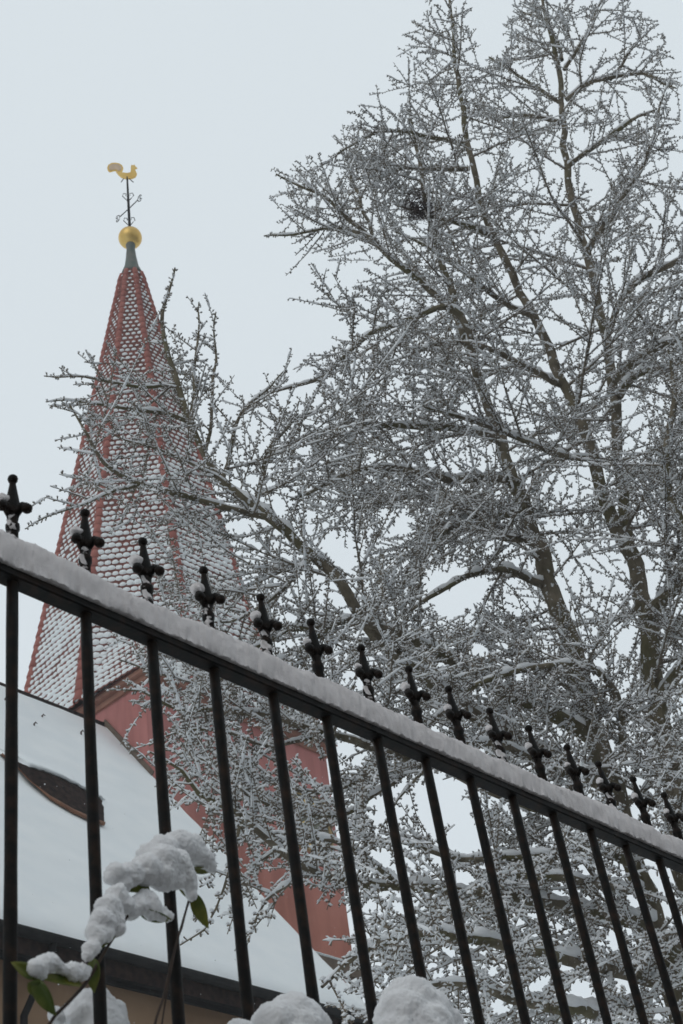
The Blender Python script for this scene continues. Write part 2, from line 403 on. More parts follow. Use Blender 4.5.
for f in faces:
    f = [Vector(p) for p in f]
    n = (f[1] - f[0]).cross(f[2] - f[0]).normalized()
    if n.dot(f[0] + f[1] - Vector((0, 0, 2 * f[0].z))) < 0: n = -n
    h = Vector((0, 0, 1)).cross(n).normalized(); s = n.cross(h)
    o = f[0]
    P2 = [((p - o).dot(h), (p - o).dot(s)) for p in f]
    def inside(u, v):
        r = False; j = len(P2) - 1
        for i in range(len(P2)):
            if (P2[i][1] > v) != (P2[j][1] > v) and u < (P2[j][0] - P2[i][0]) * (v - P2[i][1]) / (P2[j][1] - P2[i][1]) + P2[i][0]: r = not r
            j = i
        return r
    umin, umax = min(p[0] for p in P2), max(p[0] for p in P2); vmax = max(p[1] for p in P2); vmin = min(p[1] for p in P2)
    for row in range(int((vmax - vmin) / EXP) + 1):
        v0 = vmin - 0.06 + row * EXP
        for c in range(int((umax - umin) / TWID) + 2):
            u0 = umin + (c + (0.5 if row % 2 else 0)) * TWID
            if not inside(u0, v0 + 0.16): continue
            z = (o + s * v0).z; hf = min(1.0, max(0.0, (z - ZE) / (ZT - ZE)))
            w = TWID * 0.485; lift = 0.034 + random.uniform(-.004, .006); uj = u0 + random.uniform(-.006, .006)
            prof = [(-w, 0.38, 0.002), (w, 0.38, 0.002), (w, 0.10, lift * 0.8), (w * 0.72, 0.035, lift), (0, 0.0, lift), (-w * 0.72, 0.035, lift), (-w, 0.10, lift * 0.8)]
            b0 = len(TV)
            for (du, dv, dn) in prof: TV.append(o + h * (uj + du) + s * (v0 + dv) + n * dn)
            for (du, dv, dn) in prof[2:]: TV.append(o + h * (uj + du) + s * (v0 + dv + 0.004) + n * (dn - 0.032))
            TT += [(b0, b0 + 6, b0 + 2), (b0, b0 + 2, b0 + 1)]; TQ += [(b0 + 6, b0 + 5, b0 + 3, b0 + 2)]; TT += [(b0 + 5, b0 + 4, b0 + 3)]
            for q in range(4): TQ.append((b0 + 2 + q, b0 + 3 + q, b0 + 8 + q, b0 + 7 + q))
            # snow lens caught on the tile
            big = 1.15 - 0.55 * hf ** 0.85 + random.uniform(-0.17, 0.12) + 0.26 * noise.noise(Vector((o + h * u0 + s * v0)) * 0.9)
            if n.dot(LEFT) > 0.45: big -= 0.10 + 0.12 * hf
            if big < 0.3 or random.random() < 0.0008: continue
            a_, bb = TWID * 0.53 * min(big, 1.08), 0.093 * big ** 1.1; th = 0.045 * big
            c0 = o + h * uj + s * (v0 + 0.05 + bb) + n * (lift * 0.95)
            b0 = len(SV); NS = 8
            for ring, (fr, fh) in enumerate(((1.0, 0.0), (0.72, 0.75))):
                for q in range(NS):
                    an = 2 * math.pi * q / NS
                    rr = fr * random.uniform(0.9, 1.1)
                    SV.append(c0 + h * (a_ * rr * math.copysign(abs(math.cos(an)) ** 0.85, math.cos(an))) + s * (bb * rr * math.copysign(abs(math.sin(an)) ** 0.8, math.sin(an))) + n * (th * fh - 0.006 * (1 - fh)))
            SV.append(c0 + n * th)
            for q in range(NS):
                q2 = (q + 1) % NS
                SQ.append((b0 + q, b0 + q2, b0 + NS + q2, b0 + NS + q)); ST.append((b0 + NS + q, b0 + NS + q2, b0 + 2 * NS))
np_mesh('roof_tiles', np.array(TV), TQ, TT, M['tile'], SP, False)
np_mesh('tile_snow', np.array(SV), SQ, ST, M['snow'], SP, True)
for k in range(8):
    a, b_ = hip_pt(k, ZE - 0.03), hip_pt(k, ZT + 0.05); L = (b_ - a).length; dd = (b_ - a) / L
    rad = Vector((a.x, a.y, 0)).normalized(); sd = dd.cross(rad).normalized(); up = sd.cross(dd).normalized()
    if up.dot(rad) < 0: up = -up
    bm = bmesh.new(); st = 0.36; nh = int(L / st)
    for i in range(nh):
        c0 = a + dd * (i * st); c1 = a + dd * (i * st + st + 0.07)
        r0, r1 = 0.165 + random.uniform(-.008, .008), 0.115
        k_ = 0.75 + 0.25 * (1 - i / nh); r0 *= k_; r1 *= k_
        rings = []
        for (cc, rr) in ((c0, r0 - 0.03), (c0, r0), (c1, r1)):
            rings.append([bm.verts.new(cc + sd * (rr * math.cos(t)) + up * (rr * 0.85 * math.sin(t))) for t in [math.pi * (j / 8 * 1.2 - 0.1) for j in range(9)]])
        for A_, B_ in zip(rings, rings[1:]):
            for j in range(8): bm.faces.new((A_[j], A_[j + 1], B_[j + 1], B_[j]))
    obj('hip_tiles', bm, M['hip'], SP, True)
bm = bmesh.new(); lathe(bm, [(0.42, ZT - 0.08), (0.38, ZT + 0.1), (0.27, ZT + 0.45), (0.20, ZT + 1.0), (0.155, ZT + 1.55), (0.18, ZT + 1.62), (0.18, ZT + 1.75)], 16)
obj('copper_cap', bm, M['copper'], TW, True)
ZB = 44.78
bm = bmesh.new(); ball(bm, (0, 0, ZB), 0.45, 4); tube(bm, [(0, 0, ZB + 0.40), (0, 0, ZB + 0.56)], [0.12, 0.07], 12)
obj('gilded_ball', bm, M['ball'], TW, True)
VN = bpy.data.objects.new('weathervane', None); COL.objects.link(VN); VN.parent = TW
VN.location = (0, 0, ZB); VN.rotation_euler = (0, 0, -ROT - AZ)
bm = bmesh.new(); tube(bm, [(0, 0, 0.5), (0, 0, 2.2), (0, 0, 3.75)], [0.055, 0.05, 0.035], 8)
obj('rod', bm, M['dark_metal'], VN, True)
bm = bmesh.new()
def spiral(cx, cz, r, a0, turns, y=0.0, axis='x'):
    pts = []
    for i in range(22):
        t = i / 21; rr = r * (1 - 0.72 * t); a = a0 + turns * 2 * math.pi * t
        p = (cx + rr * math.cos(a), y, cz + rr * math.sin(a)); pts.append(p)
    return pts
cr_ = bmesh.new()
for s in (-1, 1):
    e_ = Vector((s * 0.36, s * -0.40, 1.75 + 0.02)); tube(cr_, [(0, 0, 1.75), e_], 0.022, 6)
    for q in (-1, 1):
        pts = [Vector((e_.x + s * u * 0.7, e_.y - s * u * 0.7, e_.z + w * q)) for u, w in ((0, 0), (0.05, 0.13), (0.16, 0.18), (0.22, 0.10), (0.17, 0.04), (0.11, 0.07))]
        tube(cr_, pts, 0.018, 6)
    for z_ in (0.75, 2.25):
        pts = [Vector((s * p_[0], -0.01 * s, z_ + p_[1])) for p_ in ((0.03, 0), (0.12, 0.14), (0.22, 0.30), (0.18, 0.46), (0.08, 0.44), (0.08, 0.32))]
        sc2 = bmesh.new(); tube(sc2, pts, 0.017, 6); obj('scroll', sc2, M['dark_metal'], VN, True)
obj('scroll_arms', cr_, M['dark_metal'], VN, True)
# weathercock, a gilded sheet cut-out seen side on
def plate(pts, th, name, mat):
    bm = bmesh.new(); prism(bm, [(x, -th / 2, z) for x, z in pts], (0, th, 0)); return obj(name, bm, mat, VN)
S_ = 0.0051; VZ = 1.55
def rc(x, y): return ((x - 318) * S_, 3.72 + (205 - y) * S_ * VZ)
body = [(232, 158), (262, 164), (290, 168), (320, 172), (344, 168), (350, 148), (350, 128), (360, 116), (376, 114), (390, 122), (402, 134), (388, 136), (384, 150), (392, 168), (396, 184), (384, 204), (360, 215), (330, 219), (300, 216), (272, 204), (252, 186)]
plate([rc(*p) for p in body], 0.05, 'rooster_body', M['gold'])
tail = [(255, 168), (246, 152), (232, 150), (210, 152), (186, 160), (170, 148), (166, 125), (176, 102), (200, 88), (230, 86), (262, 92), (284, 110), (292, 132), (286, 152), (272, 166)]
plate([rc(*p) for p in tail], 0.045, 'rooster_tail', M['gold'])
plate([rc(229 + (p[0] - 229) * 0.80, 124 + (p[1] - 124) * 0.74) for p in tail], 0.06, 'tail_inlay', M['pale_gold'])
bm = bmesh.new()
prism(bm, [(rc(352, 116)[0], -0.02, rc(352, 116)[1]), (rc(358, 104)[0], -0.02, rc(358, 104)[1]), (rc(370, 110)[0], -0.02, rc(370, 110)[1]), (rc(380, 103)[0], -0.02, rc(380, 103)[1]), (rc(388, 118)[0], -0.02, rc(388, 118)[1])], (0, 0.04, 0)); obj('rooster_comb', bm, M['gold'], VN)
for (x0, y0, x1, y1) in ((290, 215, 270, 242), (335, 218, 365, 245)):
    bm = bmesh.new(); p, q = rc(x0, y0), rc(x1, y1); tube(bm, [(p[0], 0, p[1]), (q[0], 0, q[1])], 0.018, 6); obj('rooster_foot', bm, M['dark_metal'], VN)

# clock on the right wall (local plane y = -HA), partly behind the branches
def rw(px, py): return on_plane(px, py, (0, 1, 0), -HA)
ca, cb = rw(281, 788), rw(325, 846)
cx0, cx1 = 1.32, 3.02; czt, czb = 19.95, 18.42
ccx, ccz = (cx0 + cx1) / 2, (czt + czb) / 2
CK = bpy.data.objects.new('clock', None); COL.objects.link(CK); CK.parent = TW; CK.location = (ccx, -HA, ccz)
hw, hh = (cx1 - cx0) / 2, (czt - czb) / 2
bm = bmesh.new(); box(bm, -hw, hw, -0.06, 0.05, -hh, hh); obj('clock_face', bm, M['dial'], CK)
bm = bmesh.new()
for a in ((-hw - 0.09, -hw, -hh - 0.09, hh + 0.09), (hw, hw + 0.09, -hh - 0.09, hh + 0.09), (-hw + 0.002, hw - 0.002, hh, hh + 0.09), (-hw + 0.002, hw - 0.002, -hh - 0.09, -hh)):
    box(bm, a[0], a[1], -0.11, 0.04, a[2], a[3], 0.012)
obj('clock_frame', bm, M['ochre'], CK)
for k in range(12):
    bm = bmesh.new()
    a = k * math.pi / 6; ca_, sa_ = math.cos(a), math.sin(a)
    r0, r1, w = 0.52, 0.72, 0.04
    pts = [(ca_ * r0 - sa_ * w, -0.085, sa_ * r0 + ca_ * w), (ca_ * r1 - sa_ * w, -0.085, sa_ * r1 + ca_ * w), (ca_ * r1 + sa_ * w, -0.085, sa_ * r1 - ca_ * w), (ca_ * r0 + sa_ * w, -0.085, sa_ * r0 - ca_ * w)]
    prism(bm, pts, (0, 0.022, 0)); obj('hour_mark', bm, M['gold'], CK)
bm = bmesh.new()
for a, L_, w in ((math.radians(205), 0.62, 0.035), (math.radians(62), 0.42, 0.05)):
    bm = bmesh.new()
    ca_, sa_ = math.cos(a), math.sin(a)
    prism(bm, [(-ca_ * 0.1 - sa_ * w, -0.12, -sa_ * 0.1 + ca_ * w), (ca_ * L_, -0.12 - 0.02 * w, sa_ * L_), (-ca_ * 0.1 + sa_ * w, -0.12, -sa_ * 0.1 - ca_ * w)], (0, 0.02, 0)); obj('clock_hand', bm, M['gold'], CK)
# small dark opening left of the clock
WN = bpy.data.objects.new('window', None); COL.objects.link(WN); WN.parent = TW; WN.location = (-0.72, -HA, 18.30)
bm = bmesh.new(); box(bm, -0.17, 0.17, -0.012, 0.1, -0.2, 0.2); obj('pane', bm, M['glass'], WN)
bm = bmesh.new()
for a in ((-0.25, -0.17, -0.28, 0.28), (0.17, 0.25, -0.28, 0.28), (-0.168, 0.168, 0.2, 0.28), (-0.168, 0.168, -0.28, -0.2)):
    box(bm, a[0], a[1], -0.06, 0.04, a[2], a[3])
obj('frame', bm, M['cornice'], WN)

# nave: ridge meets the tower's left wall
RY, RZ = -1.75, 21.15; EY, EZ = -9.3, 11.05
SL = (RZ - EZ) / (RY - EY)
rn = Vector((0, -SL, 1)).normalized(); rup = Vector((0, 1, SL)).normalized()
RC = float(np.dot(rn, (0, RY, RZ)))
def roofpt(px, py, off=0.0):
    return Vector(on_plane(px, py, tuple(rn), RC + off))
NV = thing('church_nave', 'church nave with steep snow-covered roof, dark eaves and an eyebrow dormer beside the tower', 'church', (*to_world((-14, EY + 0.8, 0))[:2], 0), ROT)
nvo = Vector((-14, EY + 0.8, 0))
XL, XR = -26.0, -HA - 0.01
def nobj(name, bm, mat, smooth=False, parent=None):
    if parent is None:
        bmesh.ops.translate(bm, vec=-nvo, verts=bm.verts[:])
    return obj(name, bm, mat, parent or NV, smooth)
wy0 = EY + 0.42; wy1 = 2 * RY - EY - 0.42
bm = bmesh.new(); box(bm, XL + 0.3, XR - 0.05, wy0, wy1, TZ - 0.3, EZ - 0.1); nobj('wall', bm, M['ochre_wall'])
# roof deck below the snow
bm = bmesh.new()
tk = rn * 0.16
prof = [(EY, EZ), (RY, RZ), (2 * RY - EY, EZ)]
prism(bm, [(XL, y, z - 0.20) for y, z in prof] + [(XL, y, z - 0.55) for y, z in prof[::-1]], (XR - XL, 0, 0))
RF = nobj('roof', bm, M['dark_tile'])
# snow blanket: a fine grid, soft edges, wind ripple
nu, nv = 220, 150
V = []
for i in range(nu + 1):
    x = XL + 0.0 + (XR + 0.0 - XL) * i / nu
    for j in range(nv + 1):
        t = j / nv
        y = EY - 0.06 + (RY - EY + 0.06) * t; z = EZ - 0.06 * SL + (RZ - EZ + 0.06 * SL) * t
        e = min(1, t * 70 * 0.55 / 1.6); edge = -0.10 * (1 - e) ** 2
        d = edge + 0.025 * noise.noise(Vector((x * 0.7, t * 9, 0))) + 0.012 * noise.noise(Vector((x * 2.1, t * 24, 3))) + 0.03 * noise.noise(Vector((x * 3.0, 0, 7))) * (1 - e)
        d += 0.010 * math.sin(t * 88 + 1.5 * noise.noise(Vector((x * 0.5, t * 3, 1)))) * max(0, 0.4 + noise.noise(Vector((x * 0.35, t * 2.5, 5)))) + 0.05 * noise.noise(Vector((x * 0.22, t * 2.2, 9)))
        if t > 0.985: d -= 0.05
        V.append(Vector((x, y, z)) + rn * d - nvo)
Q = [(i * (nv + 1) + j, (i + 1) * (nv + 1) + j, (i + 1) * (nv + 1) + j + 1, i * (nv + 1) + j + 1) for i in range(nu) for j in range(nv)]
b0 = len(V)                            # underside rim along eave, ridge and verge
def rim(idx):
    global V, Q
    b = len(V)
    for q in idx: V.append(V[q] - rn * 0.16)
    for a in range(len(idx) - 1): Q.append((idx[a], idx[a + 1], b + a + 1, b + a))
rim([i * (nv + 1) for i in range(nu + 1)]); rim([i * (nv + 1) + nv for i in range(nu + 1)]); rim([nu * (nv + 1) + j for j in range(nv + 1)])
np_mesh('roof_snow', np.array(V), Q, [], M['snow'], NV)
# far slope blanket
bm = bmesh.new(); prism(bm, [(XL, RY + 0.05, RZ - 0.09), (XL, 2 * RY - EY, EZ), (XL, 2 * RY - EY, EZ - 0.12), (XL, RY + 0.05, RZ - 0.25)], (XR - XL, 0, 0)); nobj('roof_snow', bm, M['snow'])
# ridge capping, just showing as a dark line
bm = bmesh.new(); tube(bm, [(XL, RY, RZ - 0.06), (XR, RY, RZ - 0.06)], 0.085, 10); nobj('ridge_tiles', bm, M['dark_tile'], True)
# dark verge flashing against the tower
p0, p1 = Vector((XR - 0.04, RY, RZ)), Vector((XR - 0.04, -HA - 0.1, RZ + SL * (-HA - 0.1 - RY)))
bm = bmesh.new(); prism(bm, [p0 + rn * 0.0, p0 + rn * 0.12, p1 + rn * 0.12, p1 + rn * 0.0], (0.035, 0, 0)); nobj('flashing', bm, M['string'])
# gutter, fascia, soffit
bm = bmesh.new(); gy, gz = EY - 0.10, EZ - 0.20
rings = []
for x in (XL, XR + 0.02):
    rings.append([bm.verts.new((x, gy + 0.11 * math.cos(a), gz + 0.11 * math.sin(a))) for a in [math.pi + math.pi * k / 8 for k in range(9)]])
for k in range(8): bm.faces.new((rings[0][k], rings[0][k + 1], rings[1][k + 1], rings[1][k]))
g_ = nobj('gutter', bm, M['dark_metal'], True)
sm = g_.modifiers.new('thick', 'SOLIDIFY'); sm.thickness = 0.012
bm = bmesh.new(); box(bm, XL, XR, EY + 0.012, EY + 0.05, EZ - 0.40, EZ - 0.14)
box(bm, XL, XR, EY + 0.053, wy0 - 0.003, EZ - 0.42, EZ - 0.385); nobj('soffit', bm, M['dark_wood'])
bm = bmesh.new(); box(bm, XL + 0.3, XR - 0.05, wy0 - 0.08, wy0 - 0.003, EZ - 0.50, EZ - 0.425); nobj('wall_plate', bm, M['dark_wood'])
# downpipe swan neck below the gutter
a = on_plane(26, 972, (0, 1, 0), EY + 0.2); b_ = on_plane(24, 1016, (0, 1, 0), wy0 - 0.12)
bm = bmesh.new(); tube(bm, [(b_[0] + 0.25, gy, gz - 0.08), (b_[0] + 0.22, gy + 0.05, gz - 0.3), (b_[0], wy0 - 0.12, b_[2]), (b_[0], wy0 - 0.12, TZ)], 0.06, 10); nobj('downpipe', bm, M['dark_metal'], True)
# eyebrow dormer
low = [(1, 755), (14, 766), (30, 783), (50, 800), (72, 813), (92, 822), (104, 826)]
upp = [(1, 754), (14, 758), (28, 764), (48, 770), (72, 780), (92, 791), (106, 799)]
def dens(pts, n):
    out = []; L = len(pts) - 1
    for i in range(n + 1):
        f = i / n * L; k = min(int(f), L - 1); t = f - k
        out.append((pts[k][0] * (1 - t) + pts[k + 1][0] * t, pts[k][1] * (1 - t) + pts[k + 1][1] * t))
    return out
nd = 36
DM = bpy.data.objects.new('eyebrow_dormer', None); COL.objects.link(DM); DM.parent = NV; DM.location = roofpt(60, 795) - nvo
dmo = roofpt(60, 795)
LP = [roofpt(x, y, 0.04) for x, y in dens(low, nd)]
UPp = []
for i, (x, y) in enumerate(dens(upp, nd)):
    f = i / nd; hgt = 0.30 * math.sin(math.pi * min(1, f * 0.9 + 0.05)) ** 1.1 * min(1.0, f * 3)
    UPp.append(roofpt(x, y + 1.5 * noise.noise(Vector((i * 0.9, 0, 0))), hgt + 0.03))
def strip(name, A_, B_, mat, th):
    bm = bmesh.new()
    va = [bm.verts.new(p - dmo) for p in A_]; vb = [bm.verts.new(p - dmo) for p in B_]
    for i in range(len(va) - 1): bm.faces.new((va[i], va[i + 1], vb[i + 1], vb[i]))
    o = obj(name, bm, mat, DM, True)
    if th: sm = o.modifiers.new('thick', 'SOLIDIFY'); sm.thickness = th; sm.offset = 0
    return o
IN = [u * 0.94 + l * 0.06 - rn * 0.05 + rup * 0.06 for u, l in zip(UPp, LP)]
LO = [l * 0.93 + u * 0.07 for u, l in zip(UPp, LP)]
bm = bmesh.new()
rows = 7; g = [[bm.verts.new(LO[i].lerp(IN[i], r / rows) - dmo + rn * (0.008 if r % 2 else 0)) for r in range(rows + 1)] for i in range(nd + 1)]
for i in range(nd):
    for r in range(rows): bm.faces.new((g[i][r], g[i + 1][r], g[i + 1][r + 1], g[i][r + 1]))
obj('dormer_front', bm, M['dark_tile'], DM)
strip('dormer_sill', [p + rn * 0.025 for p in LP], [p + rn * 0.025 for p in LO], M['brown_wood'], 0.05)
bm = bmesh.new(); ns = 8
G = []
for i in range(nd + 1):
    f = i / nd; col = []
    base_ = UPp[i] + rup * (1.7 * math.sin(math.pi * min(1, max(0, f))) + 0.12)
    base_ = base_ - rn * (rn.dot(base_) - RC - 0.0) - rn * 0.03
    for k in range(ns + 1):
        t = k / ns; s_ = t * t * (3 - 2 * t)
        p = UPp[i].lerp(base_, t); hN = (rn.dot(UPp[i]) - RC) * (1 - s_) + (rn.dot(base_) - RC) * s_
        p = p - rn * (rn.dot(p) - RC) + rn * (hN + 0.012 * noise.noise(p * 2.2))
        col.append(bm.verts.new(p - dmo))
    col.insert(0, bm.verts.new(UPp[i] - rn * 0.05 + rup * 0.03 - dmo))
    G.append(col)
for i in range(nd):
    for k in range(ns + 1): bm.faces.new((G[i][k], G[i + 1][k], G[i + 1][k + 1], G[i][k + 1]))
obj('dormer_snow', bm, M['snow'], DM, True)
# snow hooks poking out of the roof snow
for (x, y) in ((5, 701), (34, 726), (42, 718), (81, 734)):
    p = roofpt(x, y, 0.0) - nvo; bm = bmesh.new()
    pts = [Vector((0, 0, -0.1)), Vector((0, -0.01, 0.07)), Vector((0.02, -0.05, 0.12)), Vector((0.05, -0.10, 0.05))]
    tube(bm, [p + q * 0.75 for q in pts], [0.018, 0.022, 0.018, 0.008], 6); obj('snow_hook', bm, M['bare'], NV, True)
# low annex roof running on past the tower corner
pa = [roofpt(318, 956), roofpt(357, 977), roofpt(372, 1019), roofpt(330, 1007)]
AN = thing('church_annex', 'low snow-covered lean-to roof at the foot of the red tower, right of the nave', 'lean-to', (*to_world((-2.2, -8.2, 0))[:2], 0), ROT)
ano = Vector((-2.2, -8.2, 0))
bm = bmesh.new()
ax1 = max(pa[1].x, pa[2].x)
ytop = pa[1].y
q = [Vector((XR + 0.03, EY - 0.05, EZ - 0.05 * SL)), Vector((XR + 0.03, ytop - 0.25, RZ + SL * (ytop - 0.25 - RY))), Vector((pa[1].x, ytop, RZ + SL * (ytop - RY))), Vector((pa[2].x, EY - 0.05, EZ - 0.05 * SL))]
prism(bm, [p - ano - rn * 0.02 for p in q], tuple(-rn * 0.2)); 
bmesh.ops.subdivide_edges(bm, edges=bm.edges[:], cuts=5, use_grid_fill=True)
for v in bm.verts: v.co += rn * 0.02 * noise.noise(v.co * 1.7)
obj('annex_roof_snow', bm, M['snow'], AN, True)
bm = bmesh.new(); box(bm, XR + 0.06 - ano.x, pa[2].x - 0.3 - ano.x, wy0 - ano.y, -HA - 0.05 - ano.y, TZ - 0.2, EZ - 0.25); obj('annex_wall', bm, M['ochre_wall'], AN)
bm = bmesh.new(); box(bm, XR + 0.05 - ano.x, pa[2].x - 0.05 - ano.x, EY - 0.02 - ano.y, wy0 - 0.003 - ano.y, EZ - 0.42, EZ - 0.30); obj('annex_eaves', bm, M['dark_wood'], AN)

# ------------------------------------------------------------------ ginkgo tree
class Tubes:
    def __init__(s): s.V = []; s.Q = []; s.n = 0
    def add(s, P, r, sides):
        P = np.asarray(P, float); n = len(P)
        if n < 2: return
        T = np.gradient(P, axis=0); T /= (np.linalg.norm(T, axis=1, keepdims=True) + 1e-9)
        ref = np.array([0.31, 0.17, 0.93]) if abs(T[:, 2]).mean() < 0.85 else np.array([1.0, 0.2, 0])
        U = np.cross(T, ref); U /= (np.linalg.norm(U, axis=1, keepdims=True) + 1e-9)
        Wv = np.cross(T, U)
        a = np.arange(sides) * 2 * np.pi / sides
        ring = P[:, None, :] + np.asarray(r).reshape(-1, 1, 1) * (U[:, None, :] * np.cos(a)[None, :, None] + Wv[:, None, :] * np.sin(a)[None, :, None])
        s.V.append(ring.reshape(-1, 3))
        i = np.arange(n - 1)[:, None] * sides; k = np.arange(sides)[None, :]; k2 = (k + 1) % sides
        s.Q.append(np.stack([i + k, i + k2, i + sides + k2, i + sides + k], -1).reshape(-1, 4) + s.n)
        s.n += n * sides
    def build(s, name, mat, parent, smooth=True):
        return np_mesh(name, np.concatenate(s.V), np.concatenate(s.Q), [], mat, parent, smooth)

def catmull(P, step):
    P = np.asarray(P, float); out = []
    E = np.vstack([2 * P[0] - P[1], P, 2 * P[-1] - P[-2]])
    for i in range(1, len(E) - 2):
        a, b, c, d = E[i - 1], E[i], E[i + 1], E[i + 2]
        n = max(1, int(np.linalg.norm(c[:3] - b[:3]) / step))
        for k in range(n):
            t = k / n
            out.append(0.5 * (2 * b + (c - a) * t + (2 * a - 5 * b + 4 * c - d) * t * t + (3 * b - a - 3 * c + d) * t ** 3))
    out.append(P[-1]); return np.array(out)

def limb(pts, base=None, step=0.12, kind='B'):
    """pts: (px, py, horizontal distance, radius px) -> dense polyline xyz r"""
    A_ = []
    if base is not None: A_ += [list(b) for b in base]
    for (x, y, D, r) in pts:
        p = at(x, y, D); A_.append([*p, (r if r < 2 else 2 + (r - 2) * (0.52 if kind == 'A' else 0.72)) * np.linalg.norm(p - CAM) / F])
    C_ = catmull(A_, step)
    n = len(C_)
    for k in range(3):                  # small kinks
        w = rng.normal(0, 0.010, (max(2, n // 3) + 2, 3)); idx = np.linspace(0, len(w) - 1.001, n); i0 = idx.astype(int); f = (idx - i0)[:, None]
        C_[1:-1, :3] += (w[i0] * (1 - f) + w[i0 + 1] * f)[1:-1]
    C_[:, 3] = np.maximum(C_[:, 3], 0.005)
    return C_

tb = at(655, 935, 13.0)
base_pt = np.array([tb[0] + 0.10, tb[1] + 0.0, TZ - 0.1])
LIMBS = {}
LIMBS['trunk'] = (limb([(657, 940, 13, 19), (622, 825, 13, 19), (592, 725, 13, 19), (572, 650, 13, 17), (547, 580, 13, 14.5), (516, 487, 13, 11.5), (497, 433, 13, 9), (478, 380, 12.9, 7), (455, 305, 12.8, 5), (432, 235, 12.7, 3.4), (420, 170, 12.6, 2.2), (408, 110, 12.6, 1)],
                 base=[[*(base_pt), 0.42], [base_pt[0] + 0.02, base_pt[1], TZ + 0.5, 0.30], [base_pt[0], base_pt[1], TZ + 2.2, 0.23]], kind='A'), 'A')
LIMBS['stemA'] = (limb([(690, 900, 13.2, 16), (672, 780, 13.3, 16), (657, 690, 13.4, 16), (650, 636, 13.4, 15), (635, 565, 13.4, 12.5), (611, 522, 13.4, 11), (593, 458, 13.3, 9), (561, 380, 13.2, 7.5), (530, 310, 13.1, 6), (490, 230, 13, 4.5), (472, 160, 12.9, 3.4), (460, 90, 12.8, 2.4), (452, 20, 12.7, 1.5), (449, -30, 12.7, 0.8)],
                 base=[[base_pt[0] + 0.12, base_pt[1] + 0.1, TZ + 0.3, 0.25], [base_pt[0] + 0.45, base_pt[1] + 0.25, TZ + 2.3, 0.18]], kind='A'), 'A')
LIMBS['stemC'] = (limb([(638, 575, 13.4, 9), (626, 520, 13.6, 9), (620, 470, 13.8, 8.5), (617, 420, 13.9, 8), (612, 370, 14, 7.5), (600, 310, 14, 6.8), (585, 250, 14, 6), (570, 200, 14, 5), (565, 150, 14, 4.2), (563, 100, 14, 3.2), (556, 50, 14, 2.4), (545, 10, 14, 1.5), (536, -25, 14, 0.8)], kind='A'), 'A')
def L(name, pts, kind='B'): LIMBS[name] = (limb(pts), kind)
L('b1', [(648, 615, 13.3, 8), (665, 600, 13.1, 8), (683, 578, 12.9, 7), (712, 540, 12.6, 5.5), (745, 470, 12.3, 4), (775, 380, 12, 2)])
L('b2', [(735, 600, 12.6, 7), (700, 560, 12.2, 6), (683, 530, 12, 5.5), (668, 492, 12, 5), (668, 440, 12, 4), (673, 395, 12, 2.6), (670, 350, 12, 1)])
LIMBS['b2'] = (limb([(660, 700, 13.4, 8), (700, 640, 13, 8), (708, 585, 12.5, 6.5), (684, 532, 12.1, 5.5), (668, 490, 12, 5), (668, 440, 12, 4), (674, 395, 12, 2.6), (668, 350, 12, 1)]), 'B')
L('b3', [(585, 258, 14, 4), (604, 228, 13.9, 3.5), (623, 199, 13.8, 3), (643, 163, 13.7, 2.2), (655, 130, 13.7, 1.5), (664, 95, 13.7, 0.8)])
L('b4', [(610, 330, 14, 4), (633, 283, 13.9, 3.4), (683, 258, 13.8, 2.8), (730, 225, 13.7, 1.5)])
L('b5', [(567, 168, 14, 2.5), (607, 137, 13.9, 2.0), (630, 122, 13.8, 1.5), (655, 110, 13.7, 0.8)])
L('b6', [(566, 100, 14, 2.2), (591, 82, 14, 1.8), (643, 75, 14, 1.3), (676, 88, 14, 0.7)])
L('b6b', [(610, 80, 14, 1.6), (628, 55, 14, 1.2), (646, 34, 14, 0.7)])
L('b7', [(563, 105, 14, 2), (525, 78, 13.8, 1.5), (505, 65, 13.7, 1.2), (489, 57, 13.7, 0.7)])
L('b8', [(562, 60, 14, 1.8), (548, 25, 14, 1.3), (522, 12, 14, 0.8)])
L('b9', [(564, 70, 14, 1.8), (584, 35, 14, 1.4), (606, -5, 14, 0.8)])
L('b10', [(564, 122, 14, 2), (530, 116, 13.8, 1.5), (498, 118, 13.7, 0.8)])
L('b11', [(612, 385, 14, 5), (625, 371, 13.8, 5), (655, 350, 13.5, 4.5), (690, 330, 13.2, 3.8), (740, 290, 13, 2)])
L('b12', [(615, 400, 14, 4.5), (640, 372, 13.4, 4.2), (683, 364, 12.9, 3.6), (740, 350, 12.4, 2)])
L('c1', [(466, 145, 12.9, 2.4), (440, 139, 12.7, 2), (415, 133, 12.5, 1.7), (376, 134, 12.2, 1.3), (338, 153, 12, 0.8)])
L('c2', [(468, 169, 12.9, 2.4), (435, 168, 12.7, 2), (402, 169, 12.5, 1.6), (375, 181, 12.3, 0.9)])
L('c3', [(460, 320, 12.8, 4), (435, 295, 12.6, 3.4), (408, 272, 12.4, 3), (370, 235, 12.1, 2.4), (345, 215, 11.9, 2), (321, 197, 11.8, 1.5), (276, 174, 11.6, 0.8)])
L('c4', [(372, 237, 12.1, 1.8), (357, 190, 12.1, 1.4), (343, 153, 12.1, 0.8)])
L('c5', [(376, 240, 12.1, 1.9), (350, 232, 12, 1.6), (324, 230, 11.9, 1.2), (264, 236, 11.7, 0.7)])
L('c6', [(480, 385, 12.9, 4), (468, 330, 12.4, 3.8), (450, 309, 12.2, 3.6), (415, 316, 11.9, 3.2), (385, 328, 11.7, 2.8), (357, 345, 11.5, 2.4), (324, 374, 11.3, 1.8), (290, 388, 11.2, 1.3), (255, 396, 11.1, 0.7)])
